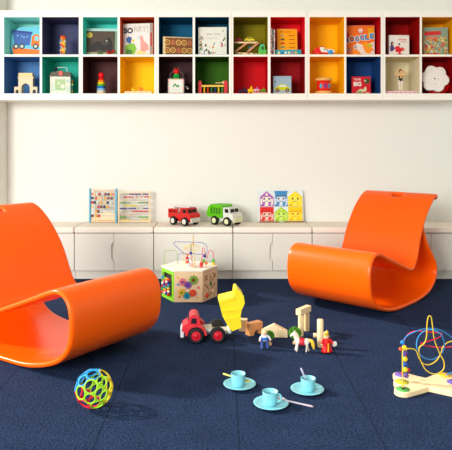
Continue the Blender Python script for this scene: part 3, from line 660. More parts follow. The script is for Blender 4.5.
for px, py, dy, r, c in ((402.6, 342.5, .0, .0105, (50, 130, 200)), (400.8, 349, .0, .009, (225, 100, 60)), (404.6, 347.5, -.01, .0105, (240, 215, 60)), (405.2, 353, 0, .0105, (110, 80, 160)), (405, 359, 0, .0115, (240, 215, 60)),
                      (406.5, 364.3, .0, .0105, (40, 70, 140)), (405.2, 369.5, 0, .0115, (240, 215, 60)), (406.2, 375.5, .01, .0115, (110, 80, 150)), (408.5, 370, .04, .008, (200, 50, 70))):
    q = MB(); q.ball(bm(px, py, dy), r, P(*c), (1, 1, .95), n=18); q.build('bead', t)
q = MB(); q.cyl((f1[0], f1[1], .023), (f1[0], f1[1], .029), .006, BLACK); q.build('socket', t)

# ------------------------------------------------------------------ things in the shelf cubbies
def cthing(name, label, cat, pxc, Y, r, rz=0, tilt=0, group=None):
    return thing(name, label, cat, (XP(pxc, Y), Y, cz(r)), rz, group, tilt)
def W_(n, Y): return n*Y/F                       # pixels to metres at depth Y
def paperbox(t, w, h, d, front, side=None, bevel=.002, name='box'):
    q = MB(); q.box(-w/2, w/2, 0, d, 0, h, side or front)
    q.box(-w/2+.001, w/2-.001, -.0006, 0, .001, h-.001, front); return q.build(name, t)
def blob(q, x, z, r, mat, sx=1, y=-.0006, n=10, t=.0006): q.disc(x, z, r*sx, y, mat, n, t, 1/sx if sx else 1)
def poly(q, pts, mat, y=-.0006, t=.0006): q.prism(pts, y-t, y, mat)

# top 1: truck picture case
t = cthing('picture_case', 'aqua rounded case with a picture of a blue dump truck and orange ground', 'toy case', 25.9, 4.86, 0, 0, R(-3)); w_ = .250; h_ = .242
q = MB(); AQ = P(120, 205, 225)
q.prism([(-w_/2+.03, 0), (w_/2, 0), (w_/2, h_), (-w_/2+.075, h_-.0), (-w_/2+.03, h_-.03), (-w_/2, h_-.08), (-w_/2-.0, .07)], 0, .07, AQ); q.build('case', t, .008, 3)
q = MB(); OR = P(245, 125, 25); DB = P(65, 105, 170)
poly(q, [(-w_/2+.028, .003), (w_/2-.004, .003), (w_/2-.004, .055), (-.04, .070), (-w_/2+.012, .080)], OR, 0)
q.M = TR(-.012, 0, -.006) @ Matrix.Diagonal((1.15, 1, 1.16, 1))
poly(q, [(-.088, .178), (-.085, .195), (.055, .180), (.052, .165)], P(45, 75, 140), -.0012)
poly(q, [(-.085, .19), (.05, .175), (.035, .085), (-.07, .088)], DB, 0)
poly(q, [(.045, .08), (.052, .15), (.075, .165), (.1, .16), (.105, .115), (.118, .105), (.12, .075)], OR, 0); poly(q, [(.07, .118), (.072, .15), (.095, .148), (.098, .118)], P(150, 215, 225), -.0012)
for x in (-.06, -.018, .078): blob(q, x, .078, .020, P(25, 55, 70), 1, -.0012, 16); blob(q, x, .078, .011, P(225, 225, 205), 1, -.002, 12)
for x, z in ((-.05, .155), (-.02, .15), (-.005, .14), (.018, .145)): blob(q, x, z, .006, P(140, 180, 215), 1, -.0008)
q.build('truck_picture', t)
# top 2: cylinder tin
t = cthing('kaleidoscope', 'tall printed cardboard cylinder in yellow, red and blue in the navy cubby', 'toy', 63.2, 4.82, 0)
q = MB(); n = 24; q.lathe([(0, 0), (.0225, 0), (.0225, .145), (0, .145)], P(240, 175, 70), n, smooth=True)
for k in range(26): 
    a = R(200+ (k*37) % 140); z = .02+(k*.618 % 1)*.115; q.ball((.022*math.cos(a), .022*math.sin(a), z), .008, [P(60, 150, 200), P(220, 70, 50), P(250, 215, 90), P(240, 240, 220)][k % 4], (.8, .25, 1.2), 8)
q.build('tube', t)
q = MB(); q.lathe([(.0228, .145), (.024, .147), (.024, .158), (.022, .16), (0, .16)], P(215, 75, 45), 24); q.build('cap', t)
q = MB(); q.lathe([(0.0228, .0), (.024, .001), (.024, .012), (.0228, .014)], P(60, 130, 190), 24); q.build('base_ring', t)
# top 3: picture book with moon
t = cthing('picture_book', 'dark picture book cover with yellow moon and grey animal in the turquoise cubby', 'book', 100.8, 4.85, 0, R(3), R(-4)); w_, h_ = W_(33.5, 4.85), W_(28.5, 4.85)
paperbox(t, w_, h_, .03, P(84, 68, 52), P(225, 222, 205), name='cover')
q = MB(); poly(q, [(-w_/2+.001, h_-.022), (w_/2-.001, h_-.022), (w_/2-.001, h_-.001), (-w_/2+.001, h_-.001)], P(190, 225, 215)); poly(q, [(-w_/2+.001, .001), (w_/2-.001, .001), (w_/2-.001, .03), (-w_/2+.001, .035)], P(185, 170, 140)); poly(q, [(w_/2-.022, .03), (w_/2-.001, .03), (w_/2-.001, h_-.022), (w_/2-.022, h_-.022)], P(150, 165, 140))
blob(q, -w_/2+.045, h_-.055, .024, P(235, 200, 90), 1, -.0012, 18)
poly(q, [(-.09, .05), (-.07, .10), (-.03, .125), (0, .12), (.03, .15), (.07, .155), (.09, .12), (.095, .07), (.08, .035), (.05, .06), (.02, .04), (-.02, .06), (-.05, .04)], P(36, 28, 26), -.0012)
blob(q, .035, .12, .030, P(70, 60, 56), 1, -.0018, 14); blob(q, .045, .128, .005, P(240, 235, 220), 1, -.0024); poly(q, [(-.03, .02), (-.01, .05), (.02, .03), (.015, .01)], P(60, 90, 40), -.0018)
q.build('cover_picture', t)
t = cthing('toy_bird', 'small red toy bird in front of the dark picture book', 'toy', 111.8, 4.775, 0, R(25))
q = MB(); q.limb([(-.036, 0, .012), (-.01, 0, .018), (.012, 0, .028), (.022, 0, .036)], [.006, .012, .012, .009], P(195, 50, 45)); q.tube([(.028, 0, .036), (.042, 0, .033)], [.004, .001], P(240, 200, 140)); q.build('body', t)
q = MB(); q.limb([(-.012, -.012, .022), (-.035, -.013, .030), (-.048, -.012, .040)], [.006, .006, .002], P(150, 25, 30)); q.build('wing', t)
# top 4: SORRY! box
Y = 4.82; t = cthing('board_game_box', 'pale SORRY! board game box angled in the burnt orange cubby', 'board game', 137.9, Y, 0, R(-9), R(-1)); w_, h_ = .250, .262
paperbox(t, w_, h_, .06, P(236, 238, 230), P(232, 190, 150), name='box')
q = MB(); q.text('SO', -.080, h_-.056, .046, -.0008, P(20, 16, 20), width=.078, bold=.05); q.text('RRY!', .025, h_-.046, .044, -.0008, P(198, 190, 170), width=.115, bold=.01); q.build('lettering', t)
q = MB(); poly(q, [(-.105, .012), (-.03, .012), (-.01, .06), (-.03, .10), (-.07, .105), (-.105, .08)], P(130, 190, 40)); poly(q, [(-.1, .01), (-.05, .008), (-.045, .045), (-.09, .06)], P(60, 120, 30), -.0012); poly(q, [(-.09, .11), (-.06, .10), (-.05, .15), (-.08, .16), (-.1, .14)], P(50, 90, 150), -.0012)
poly(q, [(.02, .045), (.05, .03), (.09, .05), (.085, .09), (.05, .12), (.035, .165), (.018, .16), (.022, .11)], P(240, 165, 150)); poly(q, [(-.02, .01), (.08, .01), (.06, .03), (.0, .05)], P(240, 225, 150)); poly(q, [(.0, .14), (.01, .17), (.02, .13)], P(190, 215, 225)); blob(q, -.04, .125, .012, P(235, 210, 90), 1, -.0014)
q.build('cover_picture', t)
q = MB(); q.box(w_/2-.027, w_/2-.001, -.0006, 0, .002, h_-.002, P(226, 186, 150)); q.box(w_/2-.022, w_/2-.008, -.0014, -.0006, .08, .185, P(175, 45, 35)); q.build('side_print', t)
# top 5: patterned wooden box
t = cthing('patterned_box', 'long low box with brown and gold circle pattern in a dark blue cubby', 'box', 178, 4.80, 0, R(12)); w_, h_ = .240, .150
q = MB(); q.box(-w_/2, w_/2, 0, .06, 0, h_, P(236, 214, 165)); q.build('box', t, .004)
q = MB(); q.box(-w_/2+.02, w_/2-.004, -.001, 0, .006, h_-.008, P(130, 85, 50))
for i in range(5):
    for j in range(2):
        x, z = -.085+i*.045, .042+j*.062
        if (i+j) % 3 != 2: blob(q, x, z, .023, P(225, 180, 100), 1, -.001, 14); blob(q, x, z, .015, P(100, 60, 50), 1, -.0016, 12); blob(q, x, z, .008, P(215, 150, 80), 1, -.0022)
        else: poly(q, [(x-.018, z-.02), (x+.018, z-.02), (x+.012, z+.02), (x-.012, z+.02)], P(185, 110, 80), -.001)
q.build('front_pattern', t)
# top 6: white animals box
t = cthing('picture_box', 'white box printed with small woodland animals in a dark blue cubby', 'box', 212.5, 4.80, 0, R(-2), 0); w_, h_ = .228, .228
paperbox(t, w_, h_, .09, P(240, 238, 222), P(200, 200, 180), name='box')
q = MB(); cs = [(200, 90, 60), (60, 110, 90), (225, 185, 90), (90, 80, 70), (120, 160, 190), (190, 60, 60), (110, 150, 60)]
for k in range(46):
    x, z = random.uniform(-.1, .1), random.uniform(.01, .1)
    if k < 12: x, z = random.choice((-1, 1))*random.uniform(.078, .1), random.uniform(.08, .2)
    r_ = random.uniform(.004, .010); poly(q, [(x-r_, z-r_), (x+r_, z-r_*.9), (x+r_*.6, z+r_*1.3), (x-r_*.3, z+r_*.8)], P(*cs[k % 7]), -.0006-.0003*(k % 4), .0003)
q.build('cover_picture', t)
q = MB(); g = P(165, 175, 160)
for x0, x1, z in ((-.05, .0, .172), (.01, .068, .172), (-.055, .05, .138)):
    q.tube([(x0+(x1-x0)*i/16, -.001, z+.008*math.sin(i*2.1)) for i in range(17)], .0012, g, 5)
q.build('script_lettering', t)
# top 7: car transporter with cars
YY = 4.82; xo = XP(252, YY); zz = lambda py: ZP(py, YY)-cz(0); xx = lambda px: XP(px, YY)-xo
t = thing('car_ramp', 'wooden two-deck toy car transporter in the olive cubby', 'toy', (xo, YY, cz(0)), 0)
q = MB(); q.box(xx(234.3), xx(257.5), -.0, .05, zz(43.4), zz(41.6), WOOD); q.build('upper_deck', t, .001)
for a in ((235.5, 51.5, 246.5, 43.3), (248, 51.5, 258.5, 42.5)):
    q = MB(); dx = .012; q.prism([(xx(a[0])-dx, zz(a[1])), (xx(a[0])+dx, zz(a[1])), (xx(a[2])+dx, zz(a[3])), (xx(a[2])-dx, zz(a[3]))], .0, .05, DARKWOOD); q.build('ramp', t, .001)
q = MB(); q.prism([(xx(235), .006), (xx(257), .006), (xx(257), .020), (xx(250), .026), (xx(236), .030)], .0, .05, WOOD); q.build('lower_deck', t, .002)
for px in (237.5, 241, 248.5, 254):
    q = MB(); q.cyl((xx(px), -.004, .0125), (xx(px), .054, .0125), .0125, M((165, 120, 70), .6)); q.build('wheel', t)
def minicar(label, px, py, dy, col, s=1.0):
    x = XP(px, YY+dy); z = ZP(py, YY+dy); t = thing('toy_car', label, 'toy car', (x, YY+dy, z), 0, 'little cars on the wooden transporter')
    q = MB(); q.prism([(-.026*s, .004), (.026*s, .004), (.027*s, .012*s), (.016*s, .015*s), (.010*s, .024*s), (-.012*s, .024*s), (-.019*s, .015*s), (-.027*s, .013*s)], -.011, .011, P(*col)); q.build('body', t, .002)
    q = MB(); q.prism([(-.014*s, .0155*s), (.012*s, .0155*s), (.008*s, .0215*s), (-.011*s, .0215*s)], -.0115, .0115, BLACK); q.build('windows', t)
    for x_ in (-.016, .016):
        for sy in (-1, 1): q = MB(); q.cyl((x_*s, sy*.009, .005), (x_*s, sy*.0135, .005), .005, BLACK, n=12); q.build('wheel', t)
minicar('tiny dark red car on the upper deck of the wooden transporter', 238, 41.7, .025, (165, 35, 40), 1.2)
minicar('tiny yellow car on the upper deck of the wooden transporter', 249.5, 41.7, .025, (225, 205, 40), 1.5)
minicar('tiny blue car on the lower deck of the wooden transporter', 251.0, 49.4, .025, (70, 140, 190), .85)
minicar('tiny green car on the lower deck of the wooden transporter', 239.3, 49.2, .025, (70, 150, 90), .7)
t = thing('toy_lorry', 'bright green toy truck cab at the right of the olive cubby', 'toy truck', (XP(262.0, 4.80), 4.80, cz(0)), R(0)); t.scale = (1.08, 1, 1.08)
q = MB(); q.prism([(-.030, .010), (.032, .010), (.034, .040), (.024, .045), (.018, .082), (-.012, .082), (-.022, .06)], -.0, .045, P(90, 190, 90)); q.build('body', t, .005)
q = MB(); q.prism([(-.004, .044), (.015, .044), (.011, .070), (-.002, .070)], -.001, .0, P(60, 80, 60)); q.prism([(-.016, .074), (.018, .074), (.014, .083), (-.010, .083)], -.001, .046, P(80, 200, 170)); q.build('windows', t)
for x_ in (-.018, .02):
    for yy in (-.006, .039): q = MB(); q.cyl((x_, yy, .0115), (x_, yy+.010, .0115), .0115, P(150, 195, 80)); q.build('wheel', t)
# top 8: books
for i, (dx, hh, c, lb) in enumerate(((0, .212, (225, 220, 205), 'white-spined thin picture book standing farthest left in the bright red cubby'), (.0115, .205, (70, 60, 55), 'dark-spined picture book standing second from left in the bright red cubby'), (.022, .200, (235, 230, 220), 'white and black spined picture book third from left in the bright red cubby'))):
    x = XP(270.6, YS)+.010+dx; t = thing('picture_book', lb, 'book', (x, YS+.02+.004*i, cz(0)), 0, 'upright picture books in the red cubby')
    q = MB(); q.box(-.004, .004, 0, .19, 0, hh, P(*c)); q.build('cover', t, .001)
    q = MB()
    for k in range(7): q.box(-.003, .003, -.0006, 0, .02+k*.024, .03+k*.024, P(*[(30, 30, 35), (200, 60, 50), (240, 235, 225), (60, 100, 80)][(k+i) % 4]))
    q.build('spine_print', t)
Y = 4.87; t = cthing('picture_book', 'upright orange-yellow picture book with rows of small vehicles in the red cubby', 'book', 287.5, Y, 0, R(3), R(-6)); w_, h_ = .164, .232
paperbox(t, w_, h_, .02, P(250, 178, 20), P(240, 225, 200), name='cover')
q = MB(); q.text('Six Cars', -.015, h_-.022, .016, -.0008, P(190, 50, 25), width=.085); q.build('lettering', t)
q = MB()
for k, z in enumerate((.176, .144, .112, .080)):
    q.box(.012, .062, -.0012, -.0006, z-.003, z+.003, P(170, 100, 25)); c = P(*[(215, 190, 130), (90, 80, 60), (205, 45, 30), (110, 150, 120)][k]); q.box(-.055, -.02, -.0012, -.0006, z-.006, z+.003, c); q.box(-.047, -.028, -.0012, -.0006, z+.003, z+.009, c)
q.build('cover_picture', t)
Y = 4.785; t = cthing('game_box', 'low teal box with a row of round pictures lying before the orange-yellow book', 'box', 288.3, Y, 0, R(-2)); w_, h_ = .205, .044
paperbox(t, w_, h_, .055, P(45, 160, 165), P(90, 190, 205), name='box')
q = MB()
for k, c in enumerate(((240, 225, 160), (40, 110, 170), (245, 240, 235), (230, 230, 190), (200, 130, 150), (230, 180, 60))): blob(q, -.075+k*.027, .021, .0095, P(*c))
q.build('front_print', t)
# top 9: racer
t = cthing('toy_car', 'red, white and blue rounded toy car in the amber top cubby', 'toy car', 323.5, 4.80, 0, R(0))
q = MB(); q.prism([(-.080, .012), (.075, .010), (.088, .022), (.084, .036), (.050, .046), (.020, .044), (-.015, .062), (-.045, .066), (-.072, .052), (-.086, .030)], -.03, .03, P(222, 40, 35)); q.build('body', t, .010, 3)
q = MB(); q.prism([(-.030, .025), (.075, .016), (.088, .025), (.080, .038), (.045, .048), (.015, .046), (-.012, .064), (-.035, .060)], -.0312, .0312, P(242, 235, 222)); q.build('white_side', t, .003)
for x in (-.045, .05):
    for sy in (-1, 1): q = MB(); q.cyl((x, sy*.026, .020), (x, sy*.038, .020), .020, P(60, 150, 200) if x > 0 else P(215, 30, 35)); q.build('wheel', t)
q = MB(); q.ball((-.005, 0, .062), .013, P(240, 210, 170)); q.ball((-.006, 0, .068), .012, P(215, 40, 35), (1, 1, .7)); q.build('driver', t)
q = MB()
for x, z, c in ((.025, .036, (40, 90, 160)), (.06, .032, (225, 180, 50)), (.005, .044, (60, 150, 90)), (.042, .026, (210, 60, 60))): q.disc(x, z, .006, -.0325, P(*c), 10)
q.build('side_spots', t)
# top 10: BOGGLE
Y = 4.84; t = cthing('board_game_box', 'orange and white BOGGLE game box in the red cubby', 'board game', 359.2, Y, 0, 0, R(-2)); w_, h_ = .250, .250
paperbox(t, w_, h_, .06, P(240, 120, 35), P(245, 230, 215), name='box')
q = MB(); poly(q, [(-.05, .002), (.123, .002), (.123, .12), (.04, .09), (-.02, .11)], P(246, 238, 225)); poly(q, [(.02, .105), (.06, .12), (.115, .055), (.08, .02), (.05, .03)], P(250, 160, 40), -.0012); poly(q, [(-.06, .05), (-.03, .07), (.03, .003), (-.04, .003)], P(245, 150, 50), -.0012)
poly(q, [(-.12, .155), (-.085, .15), (-.08, .185), (-.105, .2), (-.12, .19)], P(190, 55, 35), -.0012); blob(q, .085, .088, .016, P(185, 200, 40), 1.4, -.0018, 12); poly(q, [(.07, .16), (.12, .165), (.12, .23), (.07, .23)], P(235, 165, 20), -.0008)
blob(q, -.03, .075, .018, P(225, 215, 205), 1, -.002); blob(q, -.08, .05, .02, P(200, 130, 100), 1.3, -.002); q.text('B', -.03, .075, .018, -.0035, P(60, 60, 70))
for k in range(16): blob(q, random.uniform(0, .118), random.uniform(.01, .1), .004, P(235, 150, 110), 1, -.0026, 6)
q.build('cover_picture', t)
q = MB(); blob(q, .012, .205, .027, P(215, 60, 35), 1, -.001, 18); blob(q, .012, .207, .021, P(248, 225, 205), 1, -.0018, 16); q.tube([(-.002, -.003, .202), (.006, -.003, .195), (.018, -.003, .195), (.026, -.003, .203)], .0022, P(200, 50, 30), 6); q.build('badge', t)
q = MB()
for k, ch in enumerate('BOGGLE'):
    x = -.1+k*.041; z = .130+.006*k+(.004 if k % 2 else 0); q.text(ch, x, z, .050, -.0022, WHITE, width=.043, bold=.06); q.text(ch, x, z, .042, -.0036, P(20, 40, 70) if k < 2 else P(15, 135, 180), width=.035, bold=.04)
q.build('lettering', t)
# top 11: white box, girl in red
Y = 4.80; t = cthing('card_game_box', 'small white box with a dark-haired girl in red in the dark red top cubby', 'box', 399.3, Y, 0, R(2), R(-2)); w_, h_ = .163, .165
paperbox(t, w_, h_, .04, P(245, 235, 222), P(235, 220, 210), name='box')
q = MB(); blob(q, -.055, .098, .014, P(50, 30, 35), 1, -.0012, 14); poly(q, [(-.07, .08), (-.06, .1), (-.058, .05), (-.072, .05)], P(50, 30, 35), -.001); blob(q, -.048, .096, .009, P(235, 185, 160), 1, -.002); poly(q, [(-.075, .075), (-.05, .085), (-.035, .055), (-.06, .03), (-.075, .04)], P(90, 70, 120), -.0016)
poly(q, [(-.03, .03), (-.035, .07), (-.005, .08), (.01, .06), (.03, .07), (.035, .045), (.005, .025)], P(215, 40, 50), -.001); poly(q, [(-.02, .005), (.0, .03), (.025, .01), (.03, .0)], P(200, 50, 50), -.001); blob(q, .0, .092, .008, P(60, 35, 35), 1, -.002); blob(q, .03, .05, .012, P(220, 90, 50), 1, -.002)
q.build('cover_picture', t)
q = MB(); q.box(-.005, .06, -.0012, -.0006, .124, .132, P(215, 120, 110)); q.box(.01, .055, -.0012, -.0006, .108, .114, P(215, 140, 130)); q.build('title_lines', t)
# top 12: comic box
Y = 4.83; t = cthing('puzzle_box', 'puzzle box crowded with red, orange and green drawings in the mustard cubby', 'box', 436, Y, 0, R(-2), R(-3)); w_, h_ = .196, .234
paperbox(t, w_, h_, .045, P(140, 165, 145), P(215, 205, 180), name='box')
q = MB(); poly(q, [(-.09, .165), (.045, .175), (.04, .205), (-.09, .20)], P(200, 60, 55)); poly(q, [(-.07, .135), (.02, .14), (.015, .16), (-.075, .158)], P(220, 130, 110))
cc = [(205, 70, 45), (225, 160, 60), (225, 215, 190), (120, 150, 60), (170, 190, 190), (190, 80, 70), (235, 200, 90)]
for k in range(190):
    x, z = random.uniform(-.088, .088), random.uniform(.01, .15); r_ = random.uniform(.006, .014)
    a = random.uniform(0, 6); poly(q, [(x+r_*math.cos(a+j*2.1), z+r_*math.sin(a+j*2.1)) for j in range(3)], P(*cc[k % 7]), -.0008-.0004*(k % 5), .0003)
q.box(-.06, .03, -.004, -.0006, .008, .022, P(205, 50, 50)); q.build('cover_picture', t)

# bottom 1: arch blocks
Y = 4.80
def arch(w, h, r, hz, mat, d=.05): return MB().prism([(w/2, 0), (w/2, h), (-w/2, h), (-w/2, 0)]+[(-r, 0)]+[(r*math.cos(R(a)), hz+r*math.sin(R(a))) for a in range(180, -1, -15)]+[(r, 0)], 0, d, mat)
AW = M((226, 205, 165), .6, .05, 30, .05)
def cb(name, label, q, px, z=0, bevel=.002, Y=4.80, r=1, group='arch blocks in the blue cubby'): return tag(q.build(name, None, bevel, 2, (XP(px, Y), Y, cz(r)+z)), label, 'toy block', group)
cb('arch_block', 'large pale wooden arch block in the blue cubby', arch(.115, .125, .033, .052, AW), 25.6)
cb('arch_block', 'small pale wooden arch block left of the large arch', arch(.048, .058, .013, .022, AW), 17.2, Y=4.795)
cb('arch_block', 'small pale wooden arch block right of the large arch', arch(.048, .058, .013, .022, AW), 34.2, Y=4.795)
cb('flat_block', 'wide flat wooden block lying on the large arch', MB().box(-.064, .064, 0, .05, 0, .014, AW), 25.6, .1253)
cb('flat_block', 'topmost yellowish wooden block on the arch stack', MB().box(-.056, .056, 0, .05, 0, .030, M((230, 205, 140), .6, .05, 30, .05)), 25.4, .1396)
# bottom 2: toy house
Y = 4.79; t = cthing('toy_house', 'white toy house with dark roof and green front picture in the teal cubby', 'toy house', 60.2, Y, 1, R(4))
q = MB(); q.box(-.08, .08, 0, .10, 0, .140, P(238, 236, 220)); q.build('walls', t, .002)
q = MB(); q.prism([(-.086, .140), (.086, .140), (.088, .148), (-.084, .148)], -.01, .11, P(75, 70, 50)); q.prism([(-.084, .148), (.088, .148), (.076, .176), (-.068, .176)], .0, .10, P(82, 76, 55)); q.build('roof', t, .002)
q = MB(); q.box(-.012, .022, -.008, .02, .142, .182, P(225, 95, 80)); q.build('chimney', t, .003)
q = MB(); q.box(-.04, .04, -.002, 0, .03, .118, P(175, 200, 150)); q.disc(.02, .06, .018, -.002, P(235, 232, 205)); q.disc(-.012, .085, .010, -.002, P(235, 230, 200)); q.box(.045, .07, -.002, 0, .09, .115, P(200, 215, 200)); q.box(-.073, -.05, -.002, 0, .02, .09, P(215, 225, 205)); q.box(.048, .072, -.002, 0, .015, .07, P(215, 225, 205)); q.build('front_picture', t)
q = MB(); q.tube(smooth([(-.03, .02, .176), (-.028, .02, .208), (0, .02, .214), (.045, .02, .210), (.05, .02, .176)], 5), .003, P(220, 225, 220)); q.build('handle', t)
q = MB(); q.ball((-.036, .01, .198), .010, BLACK, (1, 1, 1.6)); q.build('roof_knob', t)
q = MB()
for k in range(5): q.ball((.090, .03, .025+k*.026), .009, P(*[(200, 160, 60), (40, 120, 140), (215, 205, 120), (190, 90, 70), (30, 90, 100)][k]))
q.cyl((.090, .03, .012), (.090, .03, .145), .003, P(90, 150, 110)); q.build('side_beads', t)
# bottom 3: stacking rings
t = cthing('stacking_rings', 'rainbow ring stacker topped by a red ball in the plum cubby', 'toy', 101.3, 4.80, 1)
q = MB(); q.lathe([(0, 0), (.036, 0), (.037, .003), (.035, .012), (0, .012)], WOOD); q.build('base', t)
q = MB(); q.cyl((0, 0, .01), (0, 0, .135), .006, WOOD); q.build('post', t)
z = .0125
for c, r_ in (((235, 232, 225), .036), ((150, 200, 230), .035), ((40, 120, 190), .034), ((95, 175, 60), .032), ((245, 215, 50), .029), ((240, 140, 40), .026), ((215, 40, 35), .023)):
    q = MB(); q.lathe([(.0065, z), (r_-.006, z), (r_, z+.005), (r_, z+.011), (r_-.006, z+.016), (.0065, z+.016)], P(*c)); q.build('ring', t); z += .0165
q = MB(); q.ball((0, 0, z+.022), .024, P(215, 25, 30), n=24); q.build('ball_top', t)
# bottom 4: wooden tray with toys
t = cthing('toy_tray', 'cream tray with orange markings at the bottom of the yellow cubby', 'tray', 138, 4.79, 1)
q = MB(); q.box(-.108, .108, 0, .08, 0, .021, P(244, 236, 205))
for k in range(11): q.disc(-.09+k*.018, .012, .004, 0, P(205, 80, 60) if k % 2 else P(230, 150, 70), 8, .001)
q.build('tray', t, .003)
t = cthing('toy_snail', 'small orange toy snail on the cream tray', 'toy', 141, 4.81, 1); t.location.z = cz(1)+.0212
q = MB(); q.cyl((0, -.008, .018), (0, .008, .018), .0175, P(240, 130, 40)); q.build('shell', t)
q = MB(); q.limb([(-.026, 0, .0062), (.02, 0, .006), (.03, 0, .014)], [.005, .006, .006], P(245, 205, 90)); q.build('body', t)
t = cthing('toy_duck', 'small yellow toy duck left of the orange snail on the cream tray', 'toy', 133.6, 4.81, 1); t.location.z = cz(1)+.0212
q = MB(); q.ball((0, 0, .011), .0105, P(245, 215, 60), (1.5, 1, 1)); q.ball((-.01, 0, .024), .007, P(245, 215, 60)); q.build('body', t)
q = MB(); q.ball((-.0185, 0, .023), .003, P(235, 130, 40), (1.5, 1, .6)); q.build('beak', t)
# bottom 5: jack in the box
t = cthing('jack_in_the_box', 'white pop-up box with patterned border and red and green toy on top, in plum cubby', 'toy', 176, 4.79, 1)
q = MB(); q.box(-.064, .064, 0, .11, 0, .122, P(242, 238, 228)); q.build('box', t, .003)
q = MB()
bc = [(210, 60, 45), (235, 180, 60), (90, 160, 70), (225, 110, 60)]
for k in range(9):
    x = -.056+k*.014
    for z in (.006, .116): q.disc(x, z, .0048, 0, P(*bc[k % 4]), 8, .0012)
    if 0 < k < 8:
        for sx in (-.058, .058): q.disc(sx, .006+k*.01375, .0048, 0, P(*bc[(k+1) % 4]), 8, .0012)
q.prism([(-.026, .055), (-.02, .075), (-.008, .085), (.004, .075), (.008, .064), (.016, .075), (.024, .07), (.026, .058), (.014, .052), (.002, .058), (-.008, .070), (-.016, .056)], -.0012, 0, P(60, 145, 50)); q.box(-.03, .03, -.0012, 0, .034, .036, P(190, 190, 180)); q.build('front_print', t)
q = MB()
for k in range(3): q.lathe([(.016, .124+k*.012), (.034-.003*k, .128+k*.012), (.034-.003*k, .132+k*.012), (.016, .136+k*.012)], P(50, 165, 75), 20, TR(0, .05, 0))
q.lathe([(0, .155), (.022, .155), (.018, .166), (0, .168)], P(50, 165, 75), 20, TR(0, .05, 0)); q.build('spring_body', t)
q = MB(); q.ball((0, .05, .186), .026, P(205, 35, 35), n=20); q.build('ball_head', t)
q = MB()
for sx in (-1, 1): q.tube(smooth([(sx*.050, .05, .123), (sx*.052, .05, .160), (sx*.036, .05, .176), (sx*.026, .05, .19), (sx*.014, .05, .22)], 4), .0016, P(150, 140, 130))
q.build('wire_frame', t)
q = MB(); q.cyl((.064, .05, .062), (.088, .05, .062), .004, P(200, 200, 200), n=10); q.cyl((.085, .05, .062), (.085, .05, .050), .003, P(200, 200, 200), n=10); q.cyl((.082, .05, .048), (.098, .05, .048), .006, P(220, 215, 200), n=12); q.build('crank', t)
# bottom 6: pounding bench
t = cthing('pounding_bench', 'red-ended wooden peg bench with coloured pegs in the green cubby', 'toy', 213, 4.80, 1, R(-3))
for x in (-.108, .10): q = MB(); q.prism([(x-.012, 0), (x+.016, 0), (x+.016, .090), (x+.008, .108), (x-.004, .108), (x-.012, .095)], 0, .09, P(210, 30, 35)); q.build('end_panel', t, .003)
q = MB(); q.box(-.092, .088, .0, .012, .058, .072, P(240, 205, 90)); q.build('front_rail', t, .002)
q = MB(); q.box(-.092, .088, .075, .085, .066, .082, P(200, 35, 35)); q.build('back_rail', t, .002)
q = MB(); q.box(-.092, .088, .02, .07, .004, .012, P(190, 40, 40)); q.build('bottom_board', t)
for k, c in enumerate(((240, 205, 60), (220, 60, 40), (60, 120, 80), (40, 60, 120), (235, 200, 60), (70, 150, 70))):
    q = MB(); q.cyl((-.072+k*.029, .03, .012), (-.072+k*.029, .03, .066), .0065, P(*c), n=12); q.build('peg', t)
t = cthing('toy_mallet', 'small wooden mallet lying on top of the red-ended peg bench', 'toy', 221, 4.83, 1); t.location.z = cz(1)+.0835
q = MB(); q.cyl((-.045, 0, .009), (.02, 0, .009), .004, WOOD, n=12); q.build('handle', t)
q = MB(); q.cyl((.02, -.016, .0115), (.02, .026, .0115), .0115, WOOD, n=16); q.build('mallet_head', t)
# bottom 7: little train of shapes
base7 = MB().box(-.062, .062, 0, .03, 0, .012, P(240, 232, 215)).build('wooden_strip', None, .002, 2, (XP(260.5, 4.80), 4.80, cz(1)))
tag(base7, 'low white wooden strip under the pink and green toy animals', 'toy')
def animal(name, label, px, col, h, z=0, accent=None, w=.028):
    t = thing(name, label, 'toy', (XP(px, 4.80), 4.815, cz(1)+z), 0, 'little animals in the red cubby')
    q = MB(); q.limb([(-w*.55, 0, h*.42), (w*.5, 0, h*.42)], [h*.2, h*.2], P(*col))
    for x in (-w*.5, w*.5): q.limb([(x, 0, h*.3), (x, 0, h*.09)], [h*.12, h*.09], P(*col))
    q.build('body', t)
    q = MB(); q.limb([(w*.1, 0, h*.5), (w*.2, 0, h*.8)], [h*.16, h*.13], P(*(accent or col)))
    for sy in (-1, 1): q.tube([(w*.2, sy*h*.06, h*.86), (w*.2, sy*h*.12, h*1.0)], [h*.05, h*.01], P(*(accent or col)))
    q.build('head', t)
animal('toy_animal', 'dark purple toy animal, leftmost in the red lower cubby', 243.6, (50, 35, 60), .062, w=.055)
animal('toy_animal', 'yellow toy animal beside the dark purple one', 250.8, (245, 205, 20), .068)
animal('toy_animal', 'pink and white toy animal between the yellow and green ones', 256.8, (235, 190, 200), .050, .0122, (200, 120, 190))
animal('toy_animal', 'green toy animal, rightmost in the red lower cubby', 263.4, (90, 170, 50), .042, .0122)
